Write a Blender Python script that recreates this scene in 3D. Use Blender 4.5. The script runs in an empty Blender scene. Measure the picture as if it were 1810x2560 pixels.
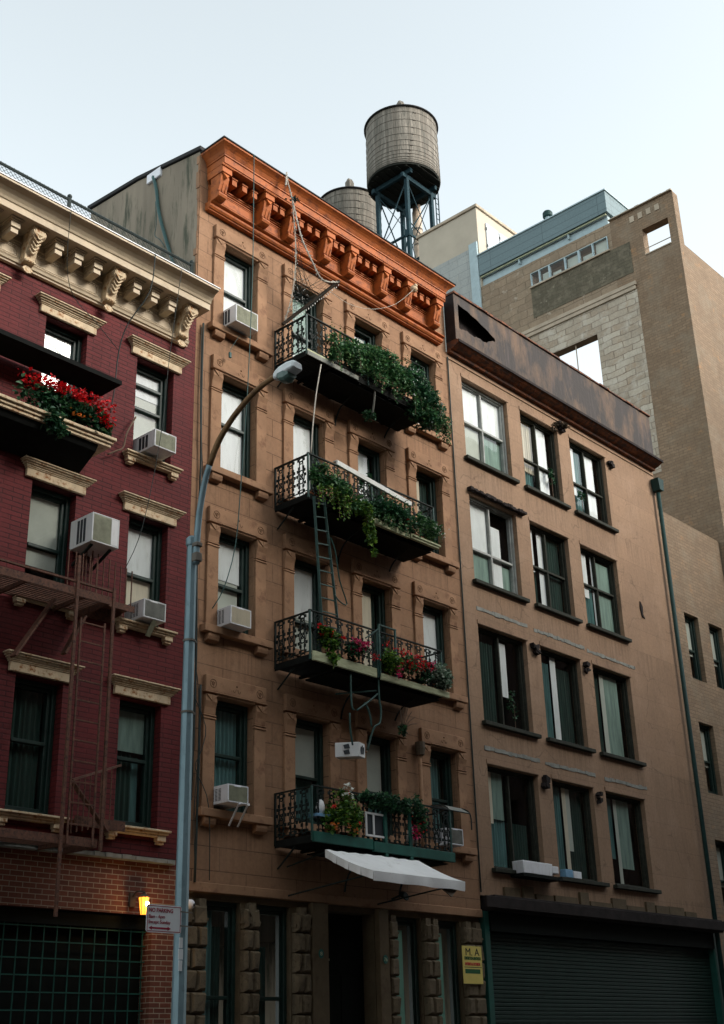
import bpy, math, random
from math import sin, cos, pi, radians, sqrt, atan2
from mathutils import Vector, Matrix

random.seed(7)
sc = bpy.context.scene
COL = sc.collection

# ------------------------------------------------------------------ camera
cd = bpy.data.cameras.new('camera')
cam = bpy.data.objects.new('camera', cd)
COL.objects.link(cam)
_p, _y, _r = radians(23.4913), radians(48.1861), radians(-1.6982)
_f0 = Vector((sin(_y), cos(_y), 0)); _r0 = Vector((cos(_y), -sin(_y), 0)); _u0 = Vector((0, 0, 1))
_w = _f0 * cos(_p) + _u0 * sin(_p)
_u = -_f0 * sin(_p) + _u0 * cos(_p)
_rt = _r0 * cos(_r) + _u * sin(_r)
_up = -_r0 * sin(_r) + _u * cos(_r)
_m = Matrix((( _rt.x, _up.x, -_w.x, 0), (_rt.y, _up.y, -_w.y, -15.48), (_rt.z, _up.z, -_w.z, 1.6), (0, 0, 0, 1)))
cam.matrix_world = _m
cd.sensor_fit = 'VERTICAL'; cd.sensor_height = 40.851; cd.lens = 50.0
cd.clip_start = 0.1; cd.clip_end = 3000
sc.camera = cam

# ------------------------------------------------------------------ light
SUN_AZ, SUN_EL = radians(155), radians(28)
wd = bpy.data.worlds.new('World'); sc.world = wd; wd.use_nodes = True
_nt = wd.node_tree
_sky = _nt.nodes.new('ShaderNodeTexSky'); _sky.sky_type = 'NISHITA'; _sky.sun_disc = False
_sky.sun_elevation = SUN_EL; _sky.sun_rotation = SUN_AZ
_sky.air_density = 1.0; _sky.dust_density = 1.3; _sky.ozone_density = 1.0
_hs = _nt.nodes.new('ShaderNodeHueSaturation'); _hs.inputs['Saturation'].default_value = 0.26
_hs.inputs['Hue'].default_value = 0.455
_nt.links.new(_sky.outputs[0], _hs.inputs['Color'])
_nt.links.new(_hs.outputs[0], _nt.nodes['Background'].inputs[0])
_nt.nodes['Background'].inputs[1].default_value = 0.15
sl = bpy.data.lights.new('sun', 'SUN'); sl.energy = 1.15; sl.angle = radians(20); sl.color = (1.0, 0.93, 0.82)
so = bpy.data.objects.new('sun', sl); COL.objects.link(so)
_d = Vector((sin(SUN_AZ) * cos(SUN_EL), cos(SUN_AZ) * cos(SUN_EL), sin(SUN_EL)))
so.rotation_euler = _d.to_track_quat('Z', 'Y').to_euler()
so.location = (0, 0, 60)
sc.view_settings.view_transform = 'Standard'; sc.view_settings.look = 'None'
sc.view_settings.gamma = 1.0; sc.view_settings.exposure = 1.47
sc.render.engine = 'CYCLES'
sc.cycles.use_denoising = True
sc.cycles.max_bounces = 6; sc.cycles.diffuse_bounces = 2; sc.cycles.transparent_max_bounces = 12
sc.cycles.caustics_reflective = False; sc.cycles.caustics_refractive = False
OPP_H = 20.5

# ------------------------------------------------------------------ helpers: nodes
def nm(name):
    m = bpy.data.materials.new(name); m.use_nodes = True
    nt = m.node_tree
    b = nt.nodes['Principled BSDF']
    b.inputs['Specular IOR Level'].default_value = 0.3
    return m, nt, b
def nd(nt, t, **k):
    n = nt.nodes.new(t)
    for a, v in k.items(): setattr(n, a, v)
    return n
def lk(nt, a, b): nt.links.new(a, b)
def rgb(c): return (c[0], c[1], c[2], 1.0)
def mixc(nt, fac, a, b, mode='MIX'):
    n = nd(nt, 'ShaderNodeMix', data_type='RGBA', blend_type=mode)
    for s, v in ((n.inputs[0], fac), (n.inputs[6], a), (n.inputs[7], b)):
        if isinstance(v, (tuple, list)): s.default_value = rgb(v)
        elif isinstance(v, (int, float)): s.default_value = v
        else: lk(nt, v, s)
    return n.outputs[2]
def ramp(nt, fac, stops):
    n = nd(nt, 'ShaderNodeValToRGB')
    e = n.color_ramp.elements
    while len(e) < len(stops): e.new(0.5)
    for i, (p, c) in enumerate(stops):
        e[i].position = p
        e[i].color = rgb(c) if isinstance(c, (tuple, list)) else (c, c, c, 1)
    lk(nt, fac, n.inputs[0]); return n.outputs[0]
def objco(nt):
    return nd(nt, 'ShaderNodeTexCoord').outputs['Object']
def scaled(nt, co, s):
    n = nd(nt, 'ShaderNodeMapping'); n.inputs['Scale'].default_value = s; lk(nt, co, n.inputs[0]); return n.outputs[0]
def noise(nt, co, scale=5.0, detail=4.0, rough=0.6):
    n = nd(nt, 'ShaderNodeTexNoise'); n.inputs['Scale'].default_value = scale
    n.inputs['Detail'].default_value = detail; n.inputs['Roughness'].default_value = rough
    lk(nt, co, n.inputs['Vector']); return n.outputs[0]
def bump(nt, b, h, strength=0.3, dist=0.01):
    n = nd(nt, 'ShaderNodeBump'); n.inputs['Strength'].default_value = strength; n.inputs['Distance'].default_value = dist
    lk(nt, h, n.inputs['Height']); lk(nt, n.outputs[0], b.inputs['Normal'])
def wallco(nt):
    # (x+y, z) so that front and side walls both get a flat pattern
    s = nd(nt, 'ShaderNodeSeparateXYZ'); lk(nt, objco(nt), s.inputs[0])
    a = nd(nt, 'ShaderNodeMath', operation='ADD'); lk(nt, s.outputs[0], a.inputs[0]); lk(nt, s.outputs[1], a.inputs[1])
    c = nd(nt, 'ShaderNodeCombineXYZ'); lk(nt, a.outputs[0], c.inputs[0]); lk(nt, s.outputs[2], c.inputs[1])
    return c.outputs[0]

def plain(name, col, rough=0.6, metal=0.0, var=0.18, scale=6.0, bmp=0.0, spec=0.3, wear=None, wear_amt=0.45, stretch=(1, 1, 1)):
    m, nt, b = nm(name)
    co = scaled(nt, objco(nt), stretch)
    f = noise(nt, co, scale, 5)
    lo = [c * (1 - var) for c in col]; hi = [min(1, c * (1 + var)) for c in col]
    c = mixc(nt, ramp(nt, f, [(0.3, 0.0), (0.7, 1.0)]), lo, hi)
    if wear:
        f2 = noise(nt, co, scale * 2.3, 6, 0.7)
        c = mixc(nt, ramp(nt, f2, [(1 - wear_amt - 0.06, 0.0), (1 - wear_amt + 0.08, 1.0)]), c, wear)
    lk(nt, c, b.inputs['Base Color'])
    b.inputs['Roughness'].default_value = rough; b.inputs['Metallic'].default_value = metal
    b.inputs['Specular IOR Level'].default_value = spec
    if bmp: bump(nt, b, noise(nt, co, scale * 6, 4), bmp, 0.01)
    return m

def masonry(name, c1, c2, mortar, bw, bh, ms, stain=0.35, rough=0.85, off=0.5, dirt=None, bmp=0.4, shift=(0, 0, 0), grime=(0.9, 0.9, 0.9), freq=0.35, warp=0.0, patch=None, streaks=None, cracks=0.0):
    m, nt, b = nm(name)
    co = wallco(nt)
    mp = nd(nt, 'ShaderNodeMapping'); mp.inputs['Location'].default_value = shift; lk(nt, co, mp.inputs[0])
    br = nd(nt, 'ShaderNodeTexBrick'); br.offset = off
    vec = mp.outputs[0]
    if warp:
        wn = nd(nt, 'ShaderNodeTexNoise'); wn.inputs['Scale'].default_value = 1.6; wn.inputs['Detail'].default_value = 4
        lk(nt, objco(nt), wn.inputs['Vector'])
        vm = nd(nt, 'ShaderNodeVectorMath', operation='MULTIPLY_ADD'); lk(nt, wn.outputs['Color'], vm.inputs[0])
        vm.inputs[1].default_value = (warp, warp, 0); lk(nt, vec, vm.inputs[2]); vec = vm.outputs[0]
    lk(nt, vec, br.inputs['Vector'])
    br.inputs['Color1'].default_value = rgb(c1); br.inputs['Color2'].default_value = rgb(c2)
    br.inputs['Mortar'].default_value = rgb(mortar); br.inputs['Scale'].default_value = 1.0
    br.inputs['Mortar Size'].default_value = ms; br.inputs['Mortar Smooth'].default_value = 0.2
    br.inputs['Bias'].default_value = 0.0
    br.inputs['Brick Width'].default_value = bw; br.inputs['Row Height'].default_value = bh
    c = br.outputs['Color']
    # broad weathering
    f = noise(nt, objco(nt), freq * 2, 5, 0.65)
    c = mixc(nt, ramp(nt, f, [(0.35, 0.0), (0.68, stain)]), c, [x * y * 0.55 for x, y in zip(c1, grime)])
    if patch:
        fp = noise(nt, objco(nt), freq * 3.1, 6, 0.6)
        c = mixc(nt, ramp(nt, fp, [(0.50, 0.0), (0.68, 0.6)]), c, patch)
    # rain streaks
    f2 = noise(nt, scaled(nt, objco(nt), (3.2, 3.2, 0.22)), 1.6, 5, 0.7)
    c = mixc(nt, ramp(nt, f2, [(0.52, 0.0), (0.78, stain * 1.2)]), c, [x * 0.5 for x in c1])
    if cracks:
        wn2 = nd(nt, 'ShaderNodeTexNoise'); wn2.inputs['Scale'].default_value = 3.0; wn2.inputs['Detail'].default_value = 5
        lk(nt, objco(nt), wn2.inputs['Vector'])
        va = nd(nt, 'ShaderNodeVectorMath', operation='MULTIPLY_ADD'); lk(nt, wn2.outputs['Color'], va.inputs[0]); va.inputs[1].default_value = (.35, .35, .35); lk(nt, objco(nt), va.inputs[2])
        vo = nd(nt, 'ShaderNodeTexVoronoi', feature='DISTANCE_TO_EDGE'); vo.inputs['Scale'].default_value = 0.75; lk(nt, va.outputs[0], vo.inputs['Vector'])
        ck = ramp(nt, vo.outputs['Distance'], [(0.0, 1.0), (0.012, 0.0)])
        gate = ramp(nt, noise(nt, objco(nt), 0.9, 3), [(0.46, 0.0), (0.56, cracks)])
        pk = nd(nt, 'ShaderNodeMath', operation='MULTIPLY'); lk(nt, ck, pk.inputs[0]); lk(nt, gate, pk.inputs[1])
        c = mixc(nt, pk.outputs[0], c, [x * 0.3 for x in c1])
    if streaks:
        # water runs under each sill: x phase and pitch, z of a sill and storey height, width as a share of the pitch
        sp = nd(nt, 'ShaderNodeSeparateXYZ'); lk(nt, objco(nt), sp.inputs[0])
        def frac(sock, off_, per):
            a = nd(nt, 'ShaderNodeMath', operation='MULTIPLY_ADD'); lk(nt, sock, a.inputs[0]); a.inputs[1].default_value = 1 / per; a.inputs[2].default_value = -off_ / per
            q = nd(nt, 'ShaderNodeMath', operation='FRACT'); lk(nt, a.outputs[0], q.inputs[0]); return q.outputs[0]
        mx = ramp(nt, frac(sp.outputs[0], streaks[0], streaks[1]), [(0.0, 0.0), (0.05, 1.0), (streaks[4], 1.0), (streaks[4] + 0.06, 0.0)])
        mz = ramp(nt, frac(sp.outputs[2], streaks[2], streaks[3]), [(0.66, 0.0), (0.92, 0.75), (0.985, 1.0), (1.0, 0.0)])
        fs = ramp(nt, noise(nt, scaled(nt, objco(nt), (7, 7, 0.25)), 1.5, 5, 0.75), [(0.46, 0.0), (0.66, 0.85)])
        pm = nd(nt, 'ShaderNodeMath', operation='MULTIPLY'); lk(nt, mx, pm.inputs[0]); lk(nt, mz, pm.inputs[1])
        pn = nd(nt, 'ShaderNodeMath', operation='MULTIPLY'); lk(nt, pm.outputs[0], pn.inputs[0]); lk(nt, fs, pn.inputs[1])
        c = mixc(nt, pn.outputs[0], c, [x * 0.34 for x in c1])
    f3 = noise(nt, objco(nt), 14, 5, 0.7)
    c = mixc(nt, 0.20, c, mixc(nt, ramp(nt, f3, [(0.3, 0.0), (0.7, 1.0)]), [x * 0.5 for x in c1], [min(1, x * 1.6) for x in c1]))
    if dirt:
        f4 = noise(nt, objco(nt), 2.1, 8, 0.75)
        c = mixc(nt, ramp(nt, f4, [(0.58, 0.0), (0.66, 0.8)]), c, dirt)
    lk(nt, c, b.inputs['Base Color']); b.inputs['Roughness'].default_value = rough
    inv = nd(nt, 'ShaderNodeMath', operation='MULTIPLY_ADD')
    lk(nt, br.outputs['Fac'], inv.inputs[0]); inv.inputs[1].default_value = -1.0
    lk(nt, ramp(nt, f3, [(0.0, 0.0), (1.0, 0.5)]), inv.inputs[2])
    bump(nt, b, inv.outputs[0], bmp, 0.012)
    return m

def glassmat(name, tint=(0.9, 0.95, 0.94), refl=1.0):
    m = bpy.data.materials.new(name); m.use_nodes = True
    nt = m.node_tree; nt.nodes.clear()
    out = nd(nt, 'ShaderNodeOutputMaterial')
    tr = nd(nt, 'ShaderNodeBsdfTransparent'); tr.inputs[0].default_value = rgb(tint)
    gl = nd(nt, 'ShaderNodeBsdfGlossy'); gl.inputs['Roughness'].default_value = 0.02
    gl.inputs[0].default_value = (1, 1, 1, 1)
    fr = nd(nt, 'ShaderNodeLayerWeight'); fr.inputs[0].default_value = 0.5
    pw = nd(nt, 'ShaderNodeMath', operation='POWER'); lk(nt, fr.outputs['Facing'], pw.inputs[0]); pw.inputs[1].default_value = 4.0
    fm = nd(nt, 'ShaderNodeMath', operation='MULTIPLY_ADD'); lk(nt, pw.outputs[0], fm.inputs[0]); fm.inputs[1].default_value = 0.95; fm.inputs[2].default_value = 0.05
    co = objco(nt)
    bp = nd(nt, 'ShaderNodeBump'); bp.inputs['Strength'].default_value = 0.03; bp.inputs['Distance'].default_value = 0.03
    lk(nt, noise(nt, co, 1.7, 2), bp.inputs['Height']); lk(nt, bp.outputs[0], gl.inputs['Normal'])
    mu = nd(nt, 'ShaderNodeMath', operation='MULTIPLY'); mu.use_clamp = True
    lk(nt, fm.outputs[0], mu.inputs[0]); mu.inputs[1].default_value = refl
    mx = nd(nt, 'ShaderNodeMixShader'); lk(nt, mu.outputs[0], mx.inputs[0])
    lk(nt, tr.outputs[0], mx.inputs[1]); lk(nt, gl.outputs[0], mx.inputs[2])
    lk(nt, mx.outputs[0], out.inputs[0])
    return m

def leafmat(name, stops, trans=0.25):
    m, nt, b = nm(name)
    g = nd(nt, 'ShaderNodeNewGeometry')
    c = ramp(nt, g.outputs['Random Per Island'], stops)
    lk(nt, c, b.inputs['Base Color']); b.inputs['Roughness'].default_value = 0.45
    tl = nd(nt, 'ShaderNodeBsdfTranslucent'); lk(nt, c, tl.inputs[0])
    mx = nd(nt, 'ShaderNodeMixShader'); mx.inputs[0].default_value = trans
    lk(nt, b.outputs[0], mx.inputs[1]); lk(nt, tl.outputs[0], mx.inputs[2])
    lk(nt, mx.outputs[0], nt.nodes['Material Output'].inputs[0])
    return m

# ------------------------------------------------------------------ materials
M = {}
M['brownstone'] = masonry('brownstone', (0.312, 0.175, 0.098), (0.265, 0.148, 0.083), (0.065, 0.034, 0.02), 1.15, 0.37, 0.009, stain=0.55, patch=(0.33, 0.20, 0.122), dirt=(0.19, 0.107, 0.062), streaks=(-3.30, 1.853, 14.17, 3.0, 0.64), cracks=0.35, shift=(0.1, 0.08, 0))
M['stone_trim'] = plain('stone_trim', (0.302, 0.171, 0.096), 0.85, var=0.18, scale=2.0, bmp=0.2, wear=(0.21, 0.11, 0.062), wear_amt=0.42)
M['groove_shade'] = plain('groove_shade', (0.17, 0.09, 0.05), 0.9)
M['stucco'] = plain('stucco', (0.235, 0.20, 0.15), 0.9, var=0.22, scale=1.3, bmp=0.25, wear=(0.075, 0.08, 0.055), wear_amt=0.43, stretch=(1, 1.6, 0.22))
M['rust_paint'] = plain('rust_paint', (0.37, 0.098, 0.019), 0.65, var=0.24, scale=2.5, wear=(0.18, 0.047, 0.013), wear_amt=0.44, spec=0.3, bmp=.08)
M['tar'] = plain('tar', (0.018, 0.018, 0.018), 0.8, bmp=0.3)
M['red_brick'] = masonry('red_brick', (0.135, 0.017, 0.017), (0.095, 0.012, 0.012), (0.022, 0.003, 0.004), 0.36, 0.0770, 0.0105, stain=0.5, rough=0.75, dirt=(0.075, 0.009, 0.009), patch=(0.155, 0.018, 0.019), bmp=0.6)
M['old_brick'] = masonry('old_brick', (0.17, 0.052, 0.030), (0.085, 0.03, 0.02), (0.36, 0.32, 0.24), 0.215, 0.073, 0.0065, stain=0.25, bmp=0.6)
M['cream'] = plain('cream', (0.53, 0.435, 0.305), 0.6, var=0.14, scale=3.0, wear=(0.40, 0.29, 0.16), wear_amt=0.33)
M['cream_stained'] = plain('cream_stained', (0.60, 0.475, 0.31), 0.7, var=0.2, scale=3.2, wear=(0.30, 0.12, 0.035), wear_amt=0.42, stretch=(1.4, 1.4, 1.4))
M['white_metal'] = plain('white_metal', (0.75, 0.77, 0.80), 0.35, var=0.04)
M['render'] = masonry('render', (0.305, 0.193, 0.12), (0.265, 0.167, 0.104), (0.165, 0.10, 0.064), 1.7, 0.62, 0.005, stain=0.42, dirt=(0.195, 0.12, 0.076), patch=(0.335, 0.225, 0.152), streaks=(-4.2, 2.26, 14.05, 3.06, 0.8), cracks=0.8, grime=(.8, .85, .9), shift=(0.3, 0.2, 0), bmp=0.2)
M['sheet'] = None
M['green_black'] = plain('green_black', (0.010, 0.028, 0.022), 0.45, var=0.25, spec=0.4)
M['window_wood'] = plain('window_wood', (0.032, 0.034, 0.026), 0.7, var=0.3, scale=9, spec=0.12)
M['grey_frame'] = plain('grey_frame', (0.30, 0.31, 0.29), 0.5, var=0.2)
M['iron'] = plain('iron', (0.010, 0.016, 0.014), 0.65, var=0.3, scale=20, spec=0.2)
M['green_iron'] = plain('green_iron', (0.03, 0.075, 0.065), 0.5, var=0.3, scale=12, wear=(0.02, 0.03, 0.025), wear_amt=0.4)
M['rust_iron'] = plain('rust_iron', (0.13, 0.058, 0.036), 0.75, var=0.3, scale=10, wear=(0.05, 0.028, 0.02), wear_amt=0.45)
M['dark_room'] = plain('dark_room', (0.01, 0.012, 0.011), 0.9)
M['glass'] = glassmat('glass', tint=(0.98, 0.99, 0.99), refl=0.55)
M['blind_refl_white'] = plain('blind_refl_white', (0.62, 0.655, 0.64), 0.8, var=0.10, scale=1.6, stretch=(3, 1, 0.6), wear=(0.52, 0.55, 0.52), wear_amt=0.4)  # white of the blinds and of sky reflections painted in some panes
M['blind_refl_grey'] = plain('blind_refl_grey', (0.40, 0.43, 0.37), 0.85, var=0.1, scale=2.5)  # grey of the blinds and of reflections painted in some panes
M['blind_mint'] = plain('blind_mint', (0.20, 0.42, 0.32), 0.85, var=0.12, scale=2.5)
M['blind_tan'] = plain('blind_tan', (0.55, 0.50, 0.38), 0.85, var=0.1, scale=2.5, stretch=(6, 1, 1))
M['blind_green'] = plain('blind_green', (0.16, 0.24, 0.20), 0.85, var=0.3, scale=3, stretch=(4, 1, 0.5))
M['curtain_teal'] = plain('curtain_teal', (0.09, 0.19, 0.18), 0.9, var=0.3, scale=3, stretch=(5, 1, 0.4))
M['curtain_dark'] = plain('curtain_dark', (0.018, 0.045, 0.035), 0.9, var=0.4, scale=3, stretch=(5, 1, 0.4))
M['ac_white'] = plain('ac_white', (0.72, 0.74, 0.78), 0.45, var=0.05, scale=5, wear=(0.52, 0.5, 0.45), wear_amt=0.3)
def ac_age():
    m = M['ac_white']; nt = m.node_tree; b = nt.nodes['Principled BSDF']
    src = b.inputs['Base Color'].links[0].from_socket
    oi = nd(nt, 'ShaderNodeObjectInfo')
    f = nd(nt, 'ShaderNodeMath', operation='MULTIPLY'); lk(nt, oi.outputs['Random'], f.inputs[0]); f.inputs[1].default_value = 0.5
    c = mixc(nt, f.outputs[0], src, (0.56, 0.53, 0.44))
    dn = ramp(nt, noise(nt, scaled(nt, objco(nt), (8, 8, 1.2)), 3.0, 5, 0.7), [(0.55, 0.0), (0.75, 0.6)])
    c = mixc(nt, dn, c, (0.33, 0.29, 0.23))
    lk(nt, c, b.inputs['Base Color'])
ac_age()
M['ac_grille'] = plain('ac_grille', (0.30, 0.31, 0.22), 0.6, var=0.2, scale=9)
M['ac_dark'] = plain('ac_dark', (0.03, 0.035, 0.04), 0.6)
M['pole'] = plain('pole', (0.19, 0.28, 0.31), 0.5, metal=0.25, var=0.16, scale=5, wear=(0.14, 0.21, 0.235), wear_amt=0.4, stretch=(1, 1, 0.4))
M['arm_rust'] = plain('arm_rust', (0.20, 0.115, 0.05), 0.7, var=0.3, scale=5, wear=(0.10, 0.05, 0.025), wear_amt=0.4)
M['lamp_grey'] = plain('lamp_grey', (0.72, 0.78, 0.78), 0.45, var=0.08)
M['lens'] = plain('lens', (0.10, 0.17, 0.15), 0.25, var=0.1)
M['sign_white'] = plain('sign_white', (0.70, 0.74, 0.75), 0.4, var=0.04)
M['sign_red'] = plain('sign_red', (0.33, 0.02, 0.05), 0.5, var=0.05)
M['canvas'] = plain('canvas', (0.76, 0.76, 0.745), 0.85, var=0.07, scale=2.0, bmp=.15, wear=(0.60, 0.59, 0.55), wear_amt=0.38)
M['green_paint'] = plain('green_paint', (0.012, 0.075, 0.058), 0.5, var=0.25, scale=4, wear=(0.012, 0.06, 0.05), wear_amt=0.36)
M['plank'] = plain('plank', (0.40, 0.42, 0.26), 0.8, var=0.3, scale=5, wear=(0.24, 0.25, 0.15), wear_amt=0.4, stretch=(0.5, 3, 3))
M['plank_white'] = plain('plank_white', (0.66, 0.66, 0.62), 0.8, var=0.14, scale=5, wear=(0.4, 0.38, 0.32), wear_amt=0.33)
M['wood_dark'] = plain('wood_dark', (0.10, 0.075, 0.05), 0.8, var=0.35, scale=6)
M['cable_black'] = plain('cable_black', (0.02, 0.03, 0.028), 0.6)
M['cable_green'] = plain('cable_green', (0.035, 0.09, 0.085), 0.6)
M['rope'] = plain('rope', (0.45, 0.42, 0.36), 0.9, var=0.2, scale=30)
M['terracotta'] = plain('terracotta', (0.32, 0.12, 0.06), 0.8)
M['bark'] = plain('bark', (0.15, 0.10, 0.07), 0.9, var=0.3, scale=20)
M['bark_dark'] = plain('bark_dark', (0.035, 0.027, 0.02), 0.9, var=0.3, spec=0.1)
M['beige'] = plain('beige', (0.42, 0.375, 0.295), 0.85, var=0.08, scale=1.2, bmp=0.1, wear=(0.44, 0.38, 0.29), wear_amt=0.35)
M['door_grey'] = plain('door_grey', (0.40, 0.43, 0.44), 0.5, var=0.06)
M['blue_metal'] = masonry('blue_metal', (0.125, 0.185, 0.195), (0.115, 0.17, 0.18), (0.06, 0.09, 0.098), 2.4, 0.31, 0.014, stain=0.12, rough=0.45, off=0.0, bmp=0.3)
M['pale_metal'] = plain('pale_metal', (0.34, 0.44, 0.46), 0.5, var=0.1)
M['grey_block'] = masonry('grey_block', (0.36, 0.385, 0.365), (0.32, 0.345, 0.33), (0.2, 0.22, 0.22), 0.9, 0.34, 0.01, stain=0.3, dirt=(0.4, 0.38, 0.32))
M['old_stone'] = masonry('old_stone', (0.32, 0.245, 0.165), (0.21, 0.155, 0.105), (0.10, 0.072, 0.048), 0.78, 0.30, 0.014, stain=0.7, dirt=(0.42, 0.37, 0.29), patch=(0.20, 0.165, 0.115), bmp=0.8, freq=0.7, warp=0.22)
M['stained_stone'] = masonry('stained_stone', (0.13, 0.112, 0.075), (0.09, 0.085, 0.055), (0.07, 0.065, 0.045), 0.5, 0.14, 0.012, stain=0.6, dirt=(0.30, 0.27, 0.20), patch=(0.22, 0.19, 0.135), bmp=0.8, freq=0.8, warp=0.2)
M['pale_block'] = masonry('pale_block', (0.48, 0.43, 0.34), (0.29, 0.22, 0.15), (0.13, 0.09, 0.06), 0.72, 0.24, 0.016, stain=0.5, dirt=(0.33, 0.235, 0.15), patch=(0.52, 0.49, 0.42), bmp=0.8, freq=0.7, warp=0.2)
M['small_brick'] = masonry('small_brick', (0.27, 0.19, 0.12), (0.19, 0.13, 0.08), (0.13, 0.095, 0.065), 0.3, 0.10, 0.011, stain=0.65, dirt=(0.31, 0.18, 0.09), patch=(0.22, 0.19, 0.14), bmp=0.7, warp=0.08)
M['concrete'] = plain('concrete', (0.38, 0.32, 0.24), 0.9, var=0.2, scale=2, bmp=0.3)
M['tank_wood'] = None
M['deck_wood'] = plain('deck_wood', (0.02, 0.022, 0.018), 0.9, var=0.3, spec=0.1)
M['hoop'] = plain('hoop', (0.16, 0.145, 0.12), 0.7, metal=0.1)
M['steel_blue'] = plain('steel_blue', (0.012, 0.032, 0.04), 0.75, var=0.25, scale=3, spec=0.12)
M['flue'] = plain('flue', (0.45, 0.36, 0.27), 0.6, var=0.2, scale=3)
M['asphalt'] = plain('asphalt', (0.05, 0.05, 0.05), 0.9, bmp=0.3, scale=20)
M['paving'] = masonry('paving', (0.13, 0.125, 0.12), (0.11, 0.107, 0.104), (0.15, 0.14, 0.13), 1.5, 1.5, 0.012)
M['roofing'] = plain('roofing', (0.10, 0.10, 0.10), 0.9)
M['opp_brick'] = masonry('opp_brick', (0.11, 0.06, 0.045), (0.09, 0.05, 0.04), (0.12, 0.10, 0.085), 0.22, 0.075, 0.008)
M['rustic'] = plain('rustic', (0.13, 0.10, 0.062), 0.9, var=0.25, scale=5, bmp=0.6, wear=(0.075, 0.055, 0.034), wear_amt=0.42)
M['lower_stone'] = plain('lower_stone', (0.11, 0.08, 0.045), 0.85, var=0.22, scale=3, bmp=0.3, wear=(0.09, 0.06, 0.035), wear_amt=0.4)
M['shutter'] = plain('shutter', (0.010, 0.026, 0.020), 0.55, spec=0.2, var=0.2)
M['door_black'] = plain('door_black', (0.006, 0.008, 0.007), 0.8, spec=0.1)
M['black_board'] = plain('black_board', (0.010, 0.011, 0.010), 0.9, var=0.3, spec=0.1)
M['brass'] = plain('brass', (0.42, 0.45, 0.30), 0.4, metal=0.4)
M['verdigris'] = plain('verdigris', (0.02, 0.11, 0.085), 0.5)
M['yellow_sign'] = plain('yellow_sign', (0.62, 0.50, 0.13), 0.6, var=0.08)
M['ink'] = plain('ink', (0.01, 0.01, 0.01), 0.6)
M['ink_green'] = plain('ink_green', (0.015, 0.09, 0.03), 0.6)
M['ink_red'] = plain('ink_red', (0.50, 0.03, 0.035), 0.6)
M['cement_patch'] = plain('cement_patch', (0.22, 0.225, 0.20), 0.9, var=0.25, scale=6, bmp=0.5)
M['blue_plastic'] = plain('blue_plastic', (0.16, 0.32, 0.48), 0.4)
M['gutter'] = plain('gutter', (0.015, 0.04, 0.037), 0.6, spec=.15)
M['leaf_ivy'] = leafmat('leaf_ivy', [(0.0, (0.010, 0.045, 0.016)), (0.45, (0.035, 0.12, 0.04)), (0.8, (0.085, 0.20, 0.07)), (1.0, (0.17, 0.28, 0.11))])
M['leaf_dark'] = leafmat('leaf_dark', [(0.0, (0.006, 0.032, 0.016)), (0.6, (0.020, 0.085, 0.036)), (1.0, (0.07, 0.17, 0.07))])
M['leaf_lime'] = leafmat('leaf_lime', [(0.0, (0.02, 0.06, 0.01)), (0.6, (0.07, 0.17, 0.02)), (1.0, (0.20, 0.32, 0.04))])
M['leaf_pale'] = leafmat('leaf_pale', [(0.0, (0.05, 0.10, 0.06)), (0.5, (0.16, 0.24, 0.16)), (1.0, (0.42, 0.46, 0.36))])
M['petal_red'] = leafmat('petal_red', [(0.0, (0.42, 0.004, 0.008)), (1.0, (0.85, 0.015, 0.02))])
M['petal_pink'] = leafmat('petal_pink', [(0.0, (0.42, 0.01, 0.07)), (0.7, (0.72, 0.03, 0.16)), (1.0, (0.8, 0.16, 0.3))])
M['petal_white'] = leafmat('petal_white', [(0.0, (0.55, 0.58, 0.5)), (1.0, (0.8, 0.8, 0.74))])
M['petal_orange'] = leafmat('petal_orange', [(0.0, (0.55, 0.10, 0.02)), (1.0, (0.8, 0.25, 0.03))])

def sheetmat():
    m, nt, b = nm('stained_sheet')
    co = objco(nt)
    f = noise(nt, scaled(nt, co, (1.1, 1.0, 0.45)), 1.2, 5, 0.65)
    c = mixc(nt, ramp(nt, f, [(0.47, 0.0), (0.62, 1.0)]), (0.026, 0.020, 0.017), (0.125, 0.074, 0.042))
    f2 = noise(nt, scaled(nt, co, (6, 1, 0.6)), 2.0, 6, 0.7)
    c = mixc(nt, ramp(nt, f2, [(0.5, 0.0), (0.75, 0.7)]), c, (0.07, 0.05, 0.048))
    f3 = noise(nt, co, 9, 5, 0.7)
    c = mixc(nt, ramp(nt, f3, [(0.62, 0.0), (0.7, 0.7)]), c, (0.02, 0.015, 0.015))
    lk(nt, c, b.inputs['Base Color']); b.inputs['Roughness'].default_value = 0.7
    bump(nt, b, f3, 0.25, 0.02); return m
M['sheet'] = sheetmat()
M['rust_cornice'] = plain('rust_cornice', (0.17, 0.06, 0.025), 0.8, var=0.5, scale=3, bmp=0.5, wear=(0.05, 0.03, 0.025), wear_amt=0.5)
M['dark_sheet'] = plain('dark_sheet', (0.024, 0.019, 0.018), 0.85, spec=0.12, var=0.35, scale=4, bmp=0.4)
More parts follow.
